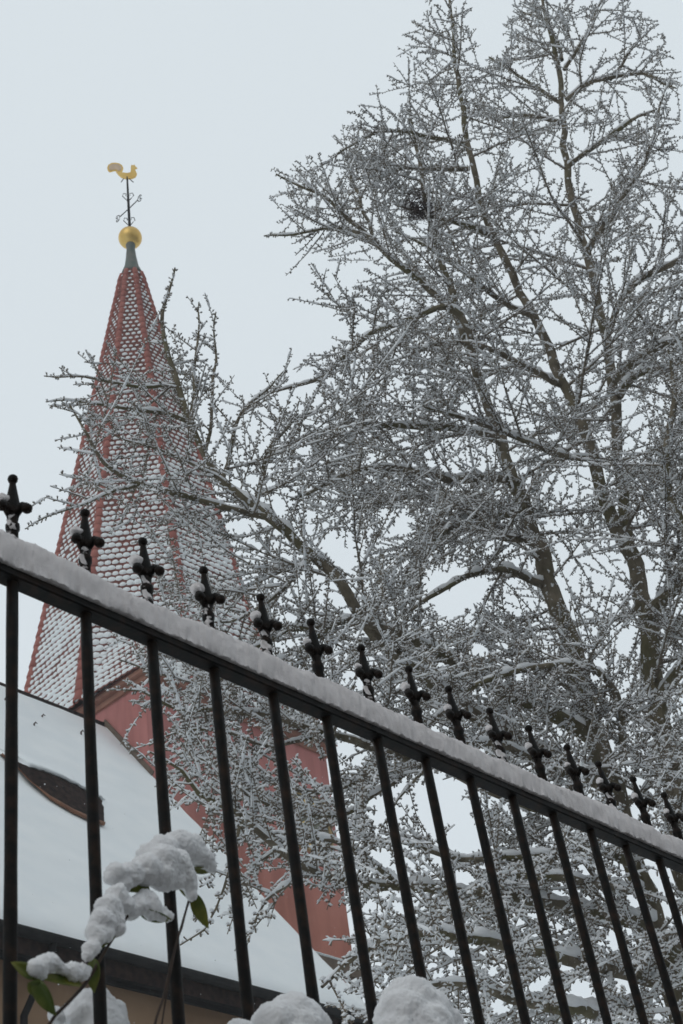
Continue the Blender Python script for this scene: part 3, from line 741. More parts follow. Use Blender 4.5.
L('c7', [(418, 318, 11.9, 2), (395, 345, 11.7, 1.6), (370, 380, 11.6, 1.2), (340, 430, 11.5, 0.7)])
L('c8', [(512, 482, 13, 6), (485, 479, 12.6, 5), (460, 477, 12.3, 4.5), (420, 472, 12, 4), (371, 469, 11.8, 3), (330, 482, 11.6, 2), (290, 500, 11.5, 1)])
L('c9', [(490, 235, 13, 2.6), (465, 225, 12.8, 2), (430, 215, 12.7, 1.6), (395, 205, 12.6, 0.9)])
L('c10', [(530, 315, 13.1, 3), (500, 300, 12.8, 2.5), (460, 270, 12.5, 2), (425, 245, 12.3, 1.4), (395, 232, 12.2, 0.8)])
L('c11', [(562, 385, 13.2, 4), (530, 370, 12.8, 3.4), (490, 350, 12.4, 2.8), (440, 345, 12, 2), (395, 360, 11.7, 1.2)])
L('c12', [(545, 585, 13, 5), (510, 570, 12.5, 4), (470, 575, 12, 3.3), (440, 590, 11.7, 2.6), (400, 615, 11.5, 1.6)])
L('c13', [(592, 460, 13.3, 4), (560, 455, 12.8, 3), (520, 440, 12.3, 2.4), (470, 420, 11.9, 1.8), (420, 405, 11.6, 1)])
# big left boughs
L('d1', [(612, 790, 13, 10), (540, 752, 12.7, 9.5), (483, 720, 12.3, 9), (450, 698, 12, 8.5), (412, 666, 11.7, 8), (385, 645, 11.5, 7.6), (360, 618, 11.3, 7.2), (339, 586, 11.1, 6.8), (311, 555, 10.9, 6.4), (287, 533, 10.8, 6), (250, 505, 10.6, 5.4), (220, 477, 10.5, 5), (200, 440, 10.4, 4.2), (185, 400, 10.3, 3.4), (168, 350, 10.2, 2.6), (163, 310, 10.2, 1.9), (175, 268, 10.2, 0.8)])
L('d2', [(592, 738, 13, 9.5), (545, 712, 12.7, 9), (493, 686, 12.3, 8.5), (462, 666, 12, 8), (430, 648, 11.7, 6.5), (400, 633, 11.4, 5), (340, 621, 11, 4), (311, 629, 10.8, 3.2), (287, 634, 10.6, 2.6), (240, 655, 10.3, 1.6), (205, 660, 10.1, 0.8)])
L('d3', [(268, 516, 10.7, 4), (251, 514, 10.5, 3.8), (198, 502, 10.2, 3.2), (145, 486, 9.9, 2.5), (103, 463, 9.7, 1.8), (85, 435, 9.6, 1.3), (70, 405, 9.5, 0.7)])
L('d4', [(194, 425, 10.4, 2.4), (160, 415, 10.2, 1.9), (114, 408, 10, 1.4), (75, 401, 9.9, 1), (46, 402, 9.8, 0.6)])
L('d5', [(178, 385, 10.3, 2), (140, 385, 10.1, 1.5), (95, 379, 10, 1.1), (44, 376, 9.9, 0.6)])
L('d6', [(190, 415, 10.3, 2.2), (194, 380, 10.3, 1.6), (197, 340, 10.3, 1.1), (199, 302, 10.3, 0.6)])
L('d7', [(205, 450, 10.4, 2.2), (213, 400, 10.4, 1.6), (214, 350, 10.4, 1.1), (216, 312, 10.4, 0.6)])
L('d8', [(222, 480, 10.5, 2.6), (230, 450, 10.5, 2.2), (243, 415, 10.5, 1.6), (268, 388, 10.5, 1), (285, 370, 10.5, 0.6)])
L('d9', [(252, 506, 10.6, 2.6), (262, 470, 10.6, 2.2), (275, 440, 10.6, 1.7), (300, 415, 10.6, 1.1), (330, 408, 10.6, 0.6)])
L('d10', [(140, 484, 9.9, 1.6), (95, 497, 9.7, 1.2), (45, 515, 9.5, 0.8), (25, 529, 9.4, 0.5)])
L('d11', [(312, 556, 10.9, 3), (296, 575, 10.7, 2.4), (270, 600, 10.4, 1.8), (240, 615, 10.2, 1.2), (200, 625, 10, 0.7)])
L('d12', [(230, 487, 10.5, 2), (205, 470, 10.3, 1.6), (170, 455, 10.1, 1.2), (120, 440, 9.9, 0.8), (100, 425, 9.9, 0.5)])
# low boughs, nearer the fence
L('e1', [(655, 925, 13, 9), (600, 915, 12.2, 8), (560, 905, 11.6, 7.2), (460, 890, 10.6, 6), (405, 885, 10.2, 5.2), (354, 882, 9.9, 4.6), (318, 874, 9.7, 4.2), (289, 858, 9.5, 4), (259, 830, 9.3, 3.6), (239, 812, 9.2, 3.2), (200, 794, 9.0, 2.4), (183, 771, 8.9, 1.6), (150, 752, 8.8, 0.8)])
L('e2', [(612, 832, 13, 8), (560, 815, 12.4, 7), (520, 800, 12, 6.4), (420, 760, 11.2, 5), (340, 736, 10.6, 4), (277, 719, 10.2, 3.4), (246, 712, 10, 2.8), (213, 708, 9.8, 2.2), (180, 710, 9.6, 1.6), (140, 690, 9.4, 1.0), (105, 690, 9.3, 0.6)])
L('e3', [(672, 985, 13, 9), (600, 968, 11.6, 7.5), (545, 955, 10.8, 6.6), (500, 945, 10.2, 6), (430, 932, 9.6, 4.8), (375, 945, 9.2, 3.6), (345, 965, 9, 2.8), (322, 987, 8.9, 1.5)])
L('e4', [(622, 760, 13, 4.6), (620, 705, 12.3, 4), (596, 670, 11.9, 3.6), (557, 666, 11.5, 3.2), (499, 676, 11.2, 3), (455, 700, 11, 2), (420, 735, 10.8, 1)])
L('e5', [(640, 870, 13, 6), (600, 850, 12, 5), (561, 855, 11.3, 4.5), (500, 856, 10.8, 3.8), (458, 857, 10.4, 3), (400, 840, 10, 2), (360, 835, 9.8, 1)])
L('e6', [(645, 890, 13, 5), (600, 885, 11.6, 4.6), (557, 877, 11, 4), (500, 880, 10.6, 3), (450, 905, 10.2, 2), (410, 930, 10, 1)])
L('e7', [(300, 868, 9.6, 3), (290, 884, 9.4, 2.2), (265, 900, 9.2, 1.5), (250, 930, 9.1, 1), (243, 955, 9, 0.5)])
L('e8', [(244, 815, 9.2, 2), (232, 850, 9.1, 1.6), (222, 890, 9, 1.2), (205, 930, 8.9, 0.9), (180, 945, 8.9, 0.5)])
L('e9', [(660, 960, 13, 7), (690, 940, 12, 6), (740, 920, 11, 4), (800, 900, 10, 2)])
L('e10', [(430, 764, 11.2, 3), (380, 775, 10.7, 2.6), (320, 790, 10.3, 2), (270, 780, 10, 1.4), (220, 760, 9.8, 0.8)])
L('e11', [(650, 1010, 13, 8), (580, 1010, 11, 6), (520, 1005, 10.2, 5), (470, 985, 9.7, 3.6), (430, 985, 9.4, 2), (395, 1000, 9.2, 1)])
L('e12', [(600, 780, 13, 6), (560, 772, 12, 4.6), (510, 748, 11.3, 3.6), (460, 745, 10.9, 2.6), (405, 790, 10.5, 1.4), (380, 830, 10.3, 0.7)])
L('c14', [(497, 440, 12.9, 5), (450, 430, 12.4, 4), (400, 425, 12, 3.2), (350, 425, 11.7, 2.4), (300, 440, 11.5, 1.4), (270, 455, 11.4, 0.7)])
L('c15', [(520, 510, 13, 5), (470, 520, 12.5, 4), (440, 535, 12.2, 3), (415, 560, 12, 2), (400, 585, 11.9, 1)])
L('c16', [(530, 540, 13, 5), (490, 530, 12.6, 3.8), (450, 500, 12.2, 2.8), (400, 495, 11.9, 2), (355, 510, 11.7, 1.2)])
L('e14', [(340, 622, 11, 3), (300, 650, 10.6, 2.6), (260, 670, 10.3, 2), (215, 680, 10, 1.5), (165, 672, 9.8, 1), (120, 660, 9.6, 0.6)])
L('e15', [(420, 760, 11.2, 3), (370, 800, 10.6, 2.6), (330, 815, 10.3, 2.2), (290, 812, 10.1, 1.8), (250, 795, 9.9, 1.4), (200, 760, 9.7, 0.9), (165, 750, 9.6, 0.6)])
L('e16', [(405, 885, 10.2, 3), (370, 865, 9.9, 2.6), (330, 845, 9.7, 2.2), (300, 838, 9.6, 1.8), (260, 860, 9.5, 1.2), (240, 890, 9.4, 0.7)])
L('e13', [(320, 735, 10.5, 2), (270, 745, 10.1, 1.7), (225, 735, 9.8, 1.3), (185, 730, 9.6, 0.9), (150, 745, 9.5, 0.5)])

# outline of the crown as seen in the photograph's direction, used only to prune wild growth
CROWN = [(436, -60), (420, 10), (396, 40), (376, 75), (345, 112), (318, 146), (270, 165), (258, 240), (275, 262), (268, 310), (296, 330), (282, 352), (240, 385), (224, 330), (205, 290), (170, 255), (152, 300), (130, 350), (84, 330), (36, 372), (38, 420), (62, 460), (20, 515), (22, 536), (95, 512), (108, 560), (130, 600), (100, 640), (86, 688), (100, 720), (125, 760), (130, 800), (170, 830), (190, 850), (170, 948), (215, 940), (238, 970), (265, 935), (285, 905), (300, 935), (330, 960), (315, 1000), (330, 1200), (1400, 1200), (1400, 260), (760, 200), (690, 140), (686, 60), (660, 20), (615, -20), (600, -60), (530, -60), (515, -10), (490, 60), (476, 20), (468, -20), (460, -60)]
CP = np.array(CROWN, float)
def in_crown(p, margin=0):
    x, y, _ = proj(p); margin *= min(1.0, max(0.15, (y - 20) / 260.0))
    x1, y1 = CP[:, 0], CP[:, 1]; x2, y2 = np.roll(x1, -1), np.roll(y1, -1)
    c = (y1 > y) != (y2 > y)
    xi = (x2 - x1) * (y - y1) / (y2 - y1 + 1e-12) + x1
    if (np.count_nonzero(c & (x < xi)) % 2) == 0: return False
    if margin <= 0: return True
    dx, dy = x2 - x1, y2 - y1
    t = np.clip(((x - x1) * dx + (y - y1) * dy) / (dx * dx + dy * dy + 1e-9), 0, 1)
    return np.min((x1 + t * dx - x) ** 2 + (y1 + t * dy - y) ** 2) > margin * margin
GAPS = [(455, 590, 34), (345, 555, 20), (440, 800, 34), (405, 520, 16), (480, 650, 10), (500, 790, 14), (390, 800, 24), (470, 840, 22), (330, 330, 12), (350, 745, 22), (560, 590, 12), (620, 640, 12), (310, 905, 13), (340, 935, 12), (128, 690, 12), (300, 385, 16), (275, 885, 12), (292, 742, 11), (155, 722, 16), (325, 772, 11), (250, 735, 9), (225, 370, 8), (300, 345, 14), (190, 330, 7), (380, 860, 8), (475, 760, 10), (590, 470, 8), (480, 180, 12), (520, 150, 12), (600, 190, 12), (545, 240, 8), (395, 100, 14), (640, 110, 14), (500, 40, 10), (350, 270, 8), (585, 1000, 13), (640, 880, 8), (560, 900, 9), (612, 945, 10), (520, 925, 8), (470, 940, 9), (540, 985, 8), (655, 915, 17), (500, 1010, 7)]

up = np.array([0, 0, 1.0])
def unit(v): return v / (np.linalg.norm(v) + 1e-9)
def twig_path(p, d, length, step, wander, lift):
    pts = [p]; n = max(2, int(length / step)); margin = 58 * rng.random() ** 1.6
    for i in range(n):
        d = unit(d + rng.normal(0, wander, 3) + up * lift)
        q = pts[-1] + d * step
        if not in_crown(q, margin): break
        x, y, _ = proj(q)
        hit = False
        gs = rng.uniform(0.5, 1.15)
        for gx, gy, gr in GAPS:
            if (x - gx) ** 2 + (y - gy) ** 2 < (gr * gs) ** 2: hit = True; break
        if hit and rng.random() < 0.75: break
        pts.append(q)
    return np.array(pts)

TWIGS = []                              # (points, radii, level)
def side_dir(T, phi, flat=0.55, out=None):
    N = rng.normal(0, 1, 3); N[2] *= flat; N -= T * (N @ T); N = unit(N)
    return unit(T * math.cos(phi) + N * math.sin(phi))
def sprout(P, R, level, spacing, lmin, lmax, start=0.0):
    seg = np.linalg.norm(np.diff(P, axis=0), axis=1); cum = np.concatenate([[0], np.cumsum(seg)]); tot = cum[-1]
    s = tot * start + rng.uniform(0, spacing)
    while s < tot:
        i = min(np.searchsorted(cum, s) - 1, len(P) - 2); i = max(i, 0)
        f = (s - cum[i]) / (seg[i] + 1e-9); p = P[i] * (1 - f) + P[i + 1] * f; T = unit(P[i + 1] - P[i])
        rem = 1 - s / tot
        yield p, T, R[i], rem
        s += spacing * rng.uniform(0.55, 1.45)

for nm, (Cc, kind) in LIMBS.items():
    P, R = Cc[:, :3], Cc[:, 3]
    if kind == 'A':                     # stems send out long side branches in every direction
        for p, T, r, rem in sprout(P, R, 1, 0.26, 0, 0, 0.2):
            if 0.15 < rem < 0.45 and rng.random() < 0.35: continue
            Lh = rng.uniform(1.5, 3.3) * (0.30 + 0.70 * min(1, rem * 1.7))
            d = side_dir(T, math.radians(rng.uniform(55, 92)), 0.4)
            pts = twig_path(p, d, Lh, 0.10, 0.038, rng.uniform(-0.02, 0.03))
            if len(pts) > 3:
                r0 = min(0.45 * r, 0.006 + 0.0055 * Lh)
                TWIGS.append((pts, np.linspace(r0, 0.0042, len(pts)), 1))
    else:
        TWIGS.append((P, R, 0))
        for p, T, r, rem in sprout(P, R, 1, (0.48 if nm in ('c1', 'c2', 'c3', 'c4', 'c5', 'c9', 'c10') else {'c': 0.33, 'd': 0.42, 'e': 0.40}.get(nm[0], 0.36)), 0, 0, 0.05):
            if r < 0.011: continue
            Lh = rng.uniform(0.8, 2.0) * min(1.0, 0.4 + rem)
            d = side_dir(T, math.radians(rng.uniform(40, 80)), 0.6)
            pts = twig_path(p, d, Lh, 0.09, 0.040, rng.uniform(0.0, 0.045) if nm[0] == 'd' else rng.uniform(-0.025, 0.025))
            if len(pts) > 3: TWIGS.append((pts, np.linspace(min(0.5 * r, 0.005 + 0.005 * Lh), 0.0042, len(pts)), 1))
lvl1 = list(TWIGS)
for pts, R, lv in lvl1:
    for p, T, r, rem in sprout(pts, R, 2, 0.142, 0, 0, 0.08):
        if p[2] > 15 and rng.random() < 0.12: continue
        px_, py_, _ = proj(p)
        if px_ < 235 and py_ < 470 and rng.random() < 0.48: continue
        if (px_ - 445) ** 2 + (py_ - 400) ** 2 < 105 ** 2 and rng.random() < 0.42: continue
        if (px_ - 385) ** 2 + (py_ - 210) ** 2 < 60 ** 2 and rng.random() < 0.3: continue
        if px_ > 480 and py_ < 130 and rng.random() < 0.3: continue
        if px_ > 400 and py_ > 830 and rng.random() < 0.33: continue
        Lh = rng.uniform(0.40, 1.5) * (0.38 + 0.62 * min(1, rem * 1.8))
        d = side_dir(T, math.radians(rng.uniform(26, 58)), 0.7)
        q = twig_path(p, d, Lh, 0.08, 0.030, rng.uniform(-0.02, 0.03))
        if len(q) > 2:
            TWIGS.append((q, np.linspace(min(0.6 * r, 0.0042 + 0.0038 * Lh), 0.0033, len(q)), 2))
for pts, R, lv in [t for t in TWIGS if t[2] == 2]:
    if rng.random() < 0.35: continue
    for p, T, r, rem in sprout(pts, R, 3, 0.30, 0, 0, 0.12):
        Lh = rng.uniform(0.12, 0.6) * (0.5 + 0.5 * rem)
        d = side_dir(T, math.radians(rng.uniform(30, 60)), 0.9)
        q = twig_path(p, d, Lh, 0.065, 0.03, 0.01)
        if len(q) > 1:
            TWIGS.append((q, np.linspace(0.0042, 0.0032, len(q)), 3))

TR = thing('ginkgo_tree', 'tall bare ginkgo tree, every spur and twig carrying snow, forked trunk behind the fence', 'tree', (base_pt[0], base_pt[1], TZ))
# children hold world coordinates: shift them to the tree's base
TB = np.array([base_pt[0], base_pt[1], TZ])
def snow_tube(acc, P, R, sides, extra, amp, fine):
    P = np.asarray(P); R = np.asarray(R)
    if len(P) < 2: return
    seg = np.linalg.norm(np.diff(P, axis=0), axis=1); cum = np.concatenate([[0], np.cumsum(seg)])
    n = max(3, int(cum[-1] / fine)); u = np.linspace(0, cum[-1], n)
    P = np.stack([np.interp(u, cum, P[:, k]) for k in range(3)], 1); R = np.interp(u, cum, R)
    if hasattr(extra, '__len__'): extra = np.interp(u, cum, extra)
    T = np.gradient(P, axis=0); T /= (np.linalg.norm(T, axis=1, keepdims=True) + 1e-9)
    hz = np.sqrt(np.clip(1 - T[:, 2] ** 2, 0, 1))
    k = np.clip((hz - 0.40) / 0.35, 0, 1)
    g = rng.normal(0, 1, n); g = (g + np.roll(g, 1)) * 0.7
    k = k * (1 + amp * g).clip(0.0, 1.7)
    rs = (R * 0.74 + extra) * k
    on = rs > 0.0022
    i = 0
    while i < n:
        if not on[i]: i += 1; continue
        j = i
        while j + 1 < n and on[j + 1]: j += 1
        if j - i >= 1:
            rr = rs[i:j + 1].copy(); rr[0] *= 0.4; rr[-1] *= 0.4
            Q_ = P[i:j + 1] + up * (R[i:j + 1] * 0.70 + rr * 0.45)[:, None]
            acc.add(Q_, rr, sides)
        i = j + 1
snow_acc = Tubes()
def limb_obj(name, Cc, sides):
    t = Tubes(); t.add(Cc[:, :3] - TB, Cc[:, 3], sides); 
    # irregular bark girth
    for V_ in t.V:
        c = Cc[:, :3] - TB
        rep = np.repeat(c, sides, axis=0); jit = 1 + 0.07 * rng.normal(0, 1, (len(V_), 1)); V_[:] = rep + (V_ - rep) * jit
    t.build(name, M['bark'], TR)
for nm, (Cc, kind) in LIMBS.items():
    nmo = {'trunk': 'trunk', 'stemA': 'stem', 'stemC': 'stem'}.get(nm, 'limb')
    limb_obj(nmo, Cc, 16 if kind == 'A' else 9)
    snow_tube(snow_acc, Cc[:, :3] - TB, Cc[:, 3], 7, np.minimum(0.010, Cc[:, 3] * 0.5), 0.30, 0.06)
tw = Tubes()
SPp, SPd = [], []
for P, R, lv in TWIGS:
    if lv:
        tw.add(P - TB, R, 4)
        snow_tube(snow_acc, P - TB, R, 5, 0.0058, 0.55, 0.036)
    seg = np.linalg.norm(np.diff(P, axis=0), axis=1); cum = np.concatenate([[0], np.cumsum(seg)])
    n = int(cum[-1] / 0.029)
    if n < 1: continue
    s = (np.arange(n) + rng.uniform(0, 1, n)) * 0.029; s = s[s < cum[-1]]
    i = np.clip(np.searchsorted(cum, s) - 1, 0, len(seg) - 1); f = ((s - cum[i]) / (seg[i] + 1e-9))[:, None]
    p = P[i] * (1 - f) + P[i + 1] * f; T = (P[i + 1] - P[i]) / (seg[i][:, None] + 1e-9)
    keep = R[i] < 0.035
    p, T, r = p[keep], T[keep], R[i][keep]
    N = rng.normal(0, 1, p.shape); N -= T * (N * T).sum(1, keepdims=True); N /= np.linalg.norm(N, axis=1, keepdims=True) + 1e-9
    N = N + T * 0.35; N /= np.linalg.norm(N, axis=1, keepdims=True)
    SPp.append(p - TB + N * (r * 0.7)[:, None]); SPd.append(N)
SPp = np.concatenate(SPp); SPd = np.concatenate(SPd); ns = len(SPp)
print('TWIGS', len(TWIGS), 'spurs', ns, 'twig metres', round(sum(np.linalg.norm(np.diff(t[0], axis=0), axis=1).sum() for t in TWIGS)))
tw.build('twigs', M['twig'], TR)
# spurs: tapered three-sided pegs with a bud
Ls = rng.uniform(0.013, 0.035, ns)[:, None]
ref = np.where(np.abs(SPd[:, 2:3]) < 0.9, np.array([[0, 0, 1.0]]), np.array([[1.0, 0, 0]]))
U = np.cross(SPd, ref); U /= np.linalg.norm(U, axis=1, keepdims=True); Wv = np.cross(SPd, U)
prof = [(0.0, 0.0040), (0.7, 0.0056), (1.0, 0.0066), (1.22, 0.0020)]
V = np.zeros((ns, len(prof) * 4, 3))
for a, (h_, r_) in enumerate(prof):
    for k in range(4):
        an = k * math.pi / 2
        V[:, a * 4 + k] = SPp + SPd * Ls * h_ + (U * math.cos(an) + Wv * math.sin(an)) * r_
q = []
for a in range(len(prof) - 1):
    for k in range(4): q.append((a * 4 + k, a * 4 + (k + 1) % 4, a * 4 + 4 + (k + 1) % 4, a * 4 + 4 + k))
q.append((12, 13, 14, 15))
Q = (np.array(q)[None] + (np.arange(ns) * 16)[:, None, None]).reshape(-1, 4)
np_mesh('spurs', V.reshape(-1, 3), Q, [], M['twig'], TR)
# snow sitting on each spur
sel = rng.random(ns) < 0.95
c = (SPp + SPd * Ls * rng.uniform(0.45, 1.0, (ns, 1)))[sel]; m_ = len(c)
rz = rng.uniform(0.006, 0.011, (m_, 1)); rx = rng.uniform(0.009, 0.0165, (m_, 1)); ry = rng.uniform(0.008, 0.013, (m_, 1))
D_ = SPd[sel]; hx = D_ * np.array([1, 1, 0.35]); hx /= np.linalg.norm(hx, axis=1, keepdims=True) + 1e-9
hy = np.cross(up[None], hx); hy /= np.linalg.norm(hy, axis=1, keepdims=True) + 1e-9
gr = 1.0 + 0.45 * np.clip((8.5 - c[:, 2:3] - TZ) / 4.0, 0, 1); gr *= 1.26; rx *= gr; ry *= gr; rz *= gr     # deeper snow on the low boughs
c = c + up * (rz * 0.7 + 0.002)
V = np.stack([c + hx * rx, c + hy * ry, c - hx * rx, c - hy * ry, c + up * rz, c - up * rz * 0.45], 1)
tri = np.array([(0, 1, 4), (1, 2, 4), (2, 3, 4), (3, 0, 4), (1, 0, 5), (2, 1, 5), (3, 2, 5), (0, 3, 5)])
TRI = (tri[None] + (np.arange(m_) * 6)[:, None, None]).reshape(-1, 3)
np_mesh('spur_snow', V.reshape(-1, 3), np.zeros((0, 4), int), TRI, M['snow_twig'], TR)
snow_acc.build('branch_snow', M['snow_twig'], TR)

# bird's nest high in the left crown
nc = at(421, 208, 12.5)
NB = thing('bird_nest', 'dark round bird nest of tangled twigs high in the bare ginkgo', 'bird nest', tuple(nc))
t = Tubes()
for i in range(230):
    d = unit(rng.normal(0, 1, 3) * np.array([1, 1, 0.8])); p = d * rng.uniform(0.03, 0.27) ** 1.0 * np.array([1, 1, 0.85])
    tg = unit(np.cross(d, rng.normal(0, 1, 3))); Lh = rng.uniform(0.1, 0.26)
    t.add(np.array([p - tg * Lh / 2, p + d * 0.015, p + tg * Lh / 2]), np.array([0.003, 0.004, 0.003]), 4)
t.build('nest_twigs', M['nest'], NB)

# ------------------------------------------------------------------ shrubs at the fence
def snow_heap(name, blobs, parent, org, seed, vox=0.0014):
    bm = bmesh.new()
    for (px, py, r, off) in blobs:
        p = on_fence(px, py, off) - org; rr = r * 1.10 * np.linalg.norm(p + org - CAM) / F
        ball(bm, p, rr, 3, (1, 1, 0.95))
    me = bpy.data.meshes.new(name); bm.to_mesh(me); bm.free()
    o = bpy.data.objects.new('tmp', me); COL.objects.link(o)
    rm = o.modifiers.new('r', 'REMESH'); rm.mode = 'VOXEL'; rm.voxel_size = vox
    s_ = o.modifiers.new('s', 'SMOOTH'); s_.factor = 0.6; s_.iterations = 26
    dg = bpy.context.evaluated_depsgraph_get(); dg.update()
    m2 = bpy.data.meshes.new_from_object(o.evaluated_get(dg)); m2.name = name
    bpy.data.objects.remove(o)
    n = len(m2.vertices); co = np.zeros(n * 3, np.float32); m2.vertices.foreach_get('co', co); co = co.reshape(-1, 3)
    no = np.zeros(n * 3, np.float32); m2.vertices.foreach_get('normal', no); no = no.reshape(-1, 3)
    for i in range(n):
        p = Vector(co[i]) * 1.0 + Vector((seed, 0, 0))
        lump = noise.noise(p * 55) * 0.0040 + noise.noise(p * 190) * 0.0011 + noise.noise(p * 420) * 0.0008 + max(0, noise.noise(p * 700)) * 0.0020
        co[i] += no[i] * lump
    m2.vertices.foreach_set('co', co.ravel()); m2.update()
    m2.polygons.foreach_set('use_smooth', np.ones(len(m2.polygons), bool))
    m2.materials.clear()
    return link_mesh(name, m2, M['snow_clump'], parent)
def leaf(a, b, wpx, parent, org, oa, ob, tilt=0.5, curl=0.25):
    A_, B_ = on_fence(*a, oa), on_fence(*b, ob); ax = B_ - A_; Ln = np.linalg.norm(ax); ax = ax / Ln
    view = unit(CAM - A_); nrm = unit(np.cross(np.cross(ax, view), ax) + tilt * np.cross(ax, view)); sd = np.cross(ax, nrm)
    w = wpx * np.linalg.norm(A_ - CAM) / F * 0.5
    bm = bmesh.new(); n = 12; g = []
    for i in range(n + 1):
        t = i / n; ww = w * (math.sin(math.pi * t ** 0.85) ** 0.8) * (1 - 0.25 * t) + 0.0003
        row = []
        for k in (-1, -0.5, 0, 0.5, 1):
            p = A_ + ax * (Ln * t) + sd * (ww * k) + nrm * (abs(k) * ww * 0.35 - curl * Ln * (t - 0.3) ** 2 + 0.0006 * math.sin(9 * t + k))
            row.append(bm.verts.new(p - org))
        g.append(row)
    for i in range(n):
        for k in range(4): bm.faces.new((g[i][k], g[i + 1][k], g[i + 1][k + 1], g[i][k + 1]))
    o = obj('leaf', bm, M['leaf'], parent, True)
    sm = o.modifiers.new('thick', 'SOLIDIFY'); sm.thickness = 0.0006
def stem(pts, rpx, parent, org):
    P = [on_fence(x, y, o_) for x, y, o_ in pts]
    d0 = unit(P[0] - P[1]); d0 = unit(d0 + np.array([0, 0, -0.6])); k = 0
    while P[0][2] > TZ - 0.02 and k < 20:
        P = [P[0] + d0 * 0.08] + P; d0 = unit(d0 + np.array([0, 0, -0.3])); k += 1
    D_ = np.array([[*p, 0] for p in P]); Cc = catmull(D_, 0.01)[:, :3]
    bm = bmesh.new(); r = rpx * 1.5e-3
    tube(bm, [c_ - org for c_ in Cc], [r * (1.25 - 0.5 * i / len(Cc)) for i in range(len(Cc))], 8); obj('stem', bm, M['stem'], parent, True)

so = on_fence(60, 1100, -0.09); so = np.array([so[0], so[1], TZ])
SH = thing('leafy_shrub', 'green-leaved shrub bowed under lumps of snow in front of the left fence bars', 'shrub', tuple(so))
stem([(48, 1026, -0.06), (68, 1003, -0.062), (86, 983, -0.065), (100, 960, -0.068), (110, 943, -0.07), (124, 922, -0.07), (136, 902, -0.07), (146, 890, -0.07)], 1.45, SH, so)
stem([(154, 1028, -0.05), (164, 995, -0.05), (170, 968, -0.05), (178, 938, -0.05), (188, 903, -0.05), (193, 880, -0.05), (192, 866, -0.05)], 1.2, SH, so)
stem([(178, 938, -0.05), (182, 928, -0.05), (187, 908, -0.052), (193, 893, -0.055)], 0.8, SH, so)
for a_ in (((193, 893), (207, 928), 15, -0.055, -0.06, 0.25), ((192, 868), (214, 871), 11, -0.05, -0.06, 0.9), ((150, 888), (128, 889), 13, -0.07, -0.07, 0.8),
           ((139, 908), (172, 923), 17, -0.07, -0.075, 0.9), ((172, 874), (192, 893), 12, -0.055, -0.06, 0.9), ((122, 926), (99, 946), 15, -0.07, -0.075, 0.8),
           ((94, 958), (93, 992), 15, -0.065, -0.06, 0.35), ((82, 985), (42, 975), 14, -0.066, -0.07, 0.9), ((36, 978), (13, 962), 15, -0.068, -0.07, 0.5),
           ((34, 978), (54, 1016), 17, -0.068, -0.075, 0.35), ((28, 983), (47, 995), 15, -0.064, -0.07, 0.3), ((178, 880), (190, 900), 8, -0.055, -0.06, 0.5)):
    leaf(a_[0], a_[1], a_[2], SH, so, a_[3], a_[4], a_[5])
o1, o2, o3 = -0.058, -0.075, -0.07
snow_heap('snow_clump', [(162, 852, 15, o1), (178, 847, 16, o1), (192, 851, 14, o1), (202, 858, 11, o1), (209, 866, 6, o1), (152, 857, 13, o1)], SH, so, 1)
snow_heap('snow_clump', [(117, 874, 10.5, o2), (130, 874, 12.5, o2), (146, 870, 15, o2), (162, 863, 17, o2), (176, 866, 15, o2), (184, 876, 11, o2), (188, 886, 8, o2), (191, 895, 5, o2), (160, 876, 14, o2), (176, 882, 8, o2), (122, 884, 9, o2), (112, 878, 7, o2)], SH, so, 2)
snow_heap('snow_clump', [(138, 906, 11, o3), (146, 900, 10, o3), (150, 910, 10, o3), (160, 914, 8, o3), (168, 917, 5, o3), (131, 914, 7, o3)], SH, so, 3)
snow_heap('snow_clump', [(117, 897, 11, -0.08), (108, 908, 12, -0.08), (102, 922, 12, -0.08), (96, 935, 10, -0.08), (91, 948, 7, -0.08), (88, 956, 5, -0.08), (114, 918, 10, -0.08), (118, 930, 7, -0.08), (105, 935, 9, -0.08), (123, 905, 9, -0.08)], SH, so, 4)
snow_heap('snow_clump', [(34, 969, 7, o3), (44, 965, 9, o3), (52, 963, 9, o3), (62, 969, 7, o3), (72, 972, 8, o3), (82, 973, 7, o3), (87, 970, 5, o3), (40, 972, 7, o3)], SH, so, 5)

def capped_shrub(label, blobs, leaves, stems, seed):
    b = blobs[0]; org = on_fence(b[0], b[1], b[3]); org = np.array([org[0], org[1], TZ])
    S = thing('snowy_shrub', label, 'shrub', tuple(org), 0, 'snow-capped shrub heads at the fence foot')
    snow_heap('snow_cap', blobs, S, org, seed, 0.0020)
    for s in stems: stem(s, 2.2, S, org)
    for l in leaves: leaf(l[0], l[1], l[2], S, org, l[3], l[4], 0.7)
capped_shrub('shrub head under a round snow cap behind the second fence bar', [(92, 1012, 21, 0.06), (80, 1022, 20, 0.06), (106, 1020, 19, 0.06), (56, 1016, 8, 0.05), (118, 1030, 12, 0.06), (94, 1035, 28, 0.06)],
             [((95, 1045), (60, 1050), 20, 0.05, 0.04), ((95, 1045), (130, 1052), 20, 0.05, 0.04)], [[(95, 1120, 0.06), (95, 1060, 0.06), (94, 1030, 0.06)]], 6)
capped_shrub('shrub head under a low wide snow cap below the fourth and fifth bars', [(292, 1026, 28, -0.05), (276, 1026, 22, -0.05), (310, 1030, 20, -0.05), (300, 1020, 20, -0.05), (240, 1034, 14, -0.05), (292, 1050, 30, -0.05)],
             [((292, 1060), (255, 1065), 20, -0.05, -0.06), ((292, 1060), (330, 1066), 20, -0.05, -0.06)], [[(292, 1130, -0.05), (292, 1070, -0.05), (292, 1040, -0.05)]], 7)
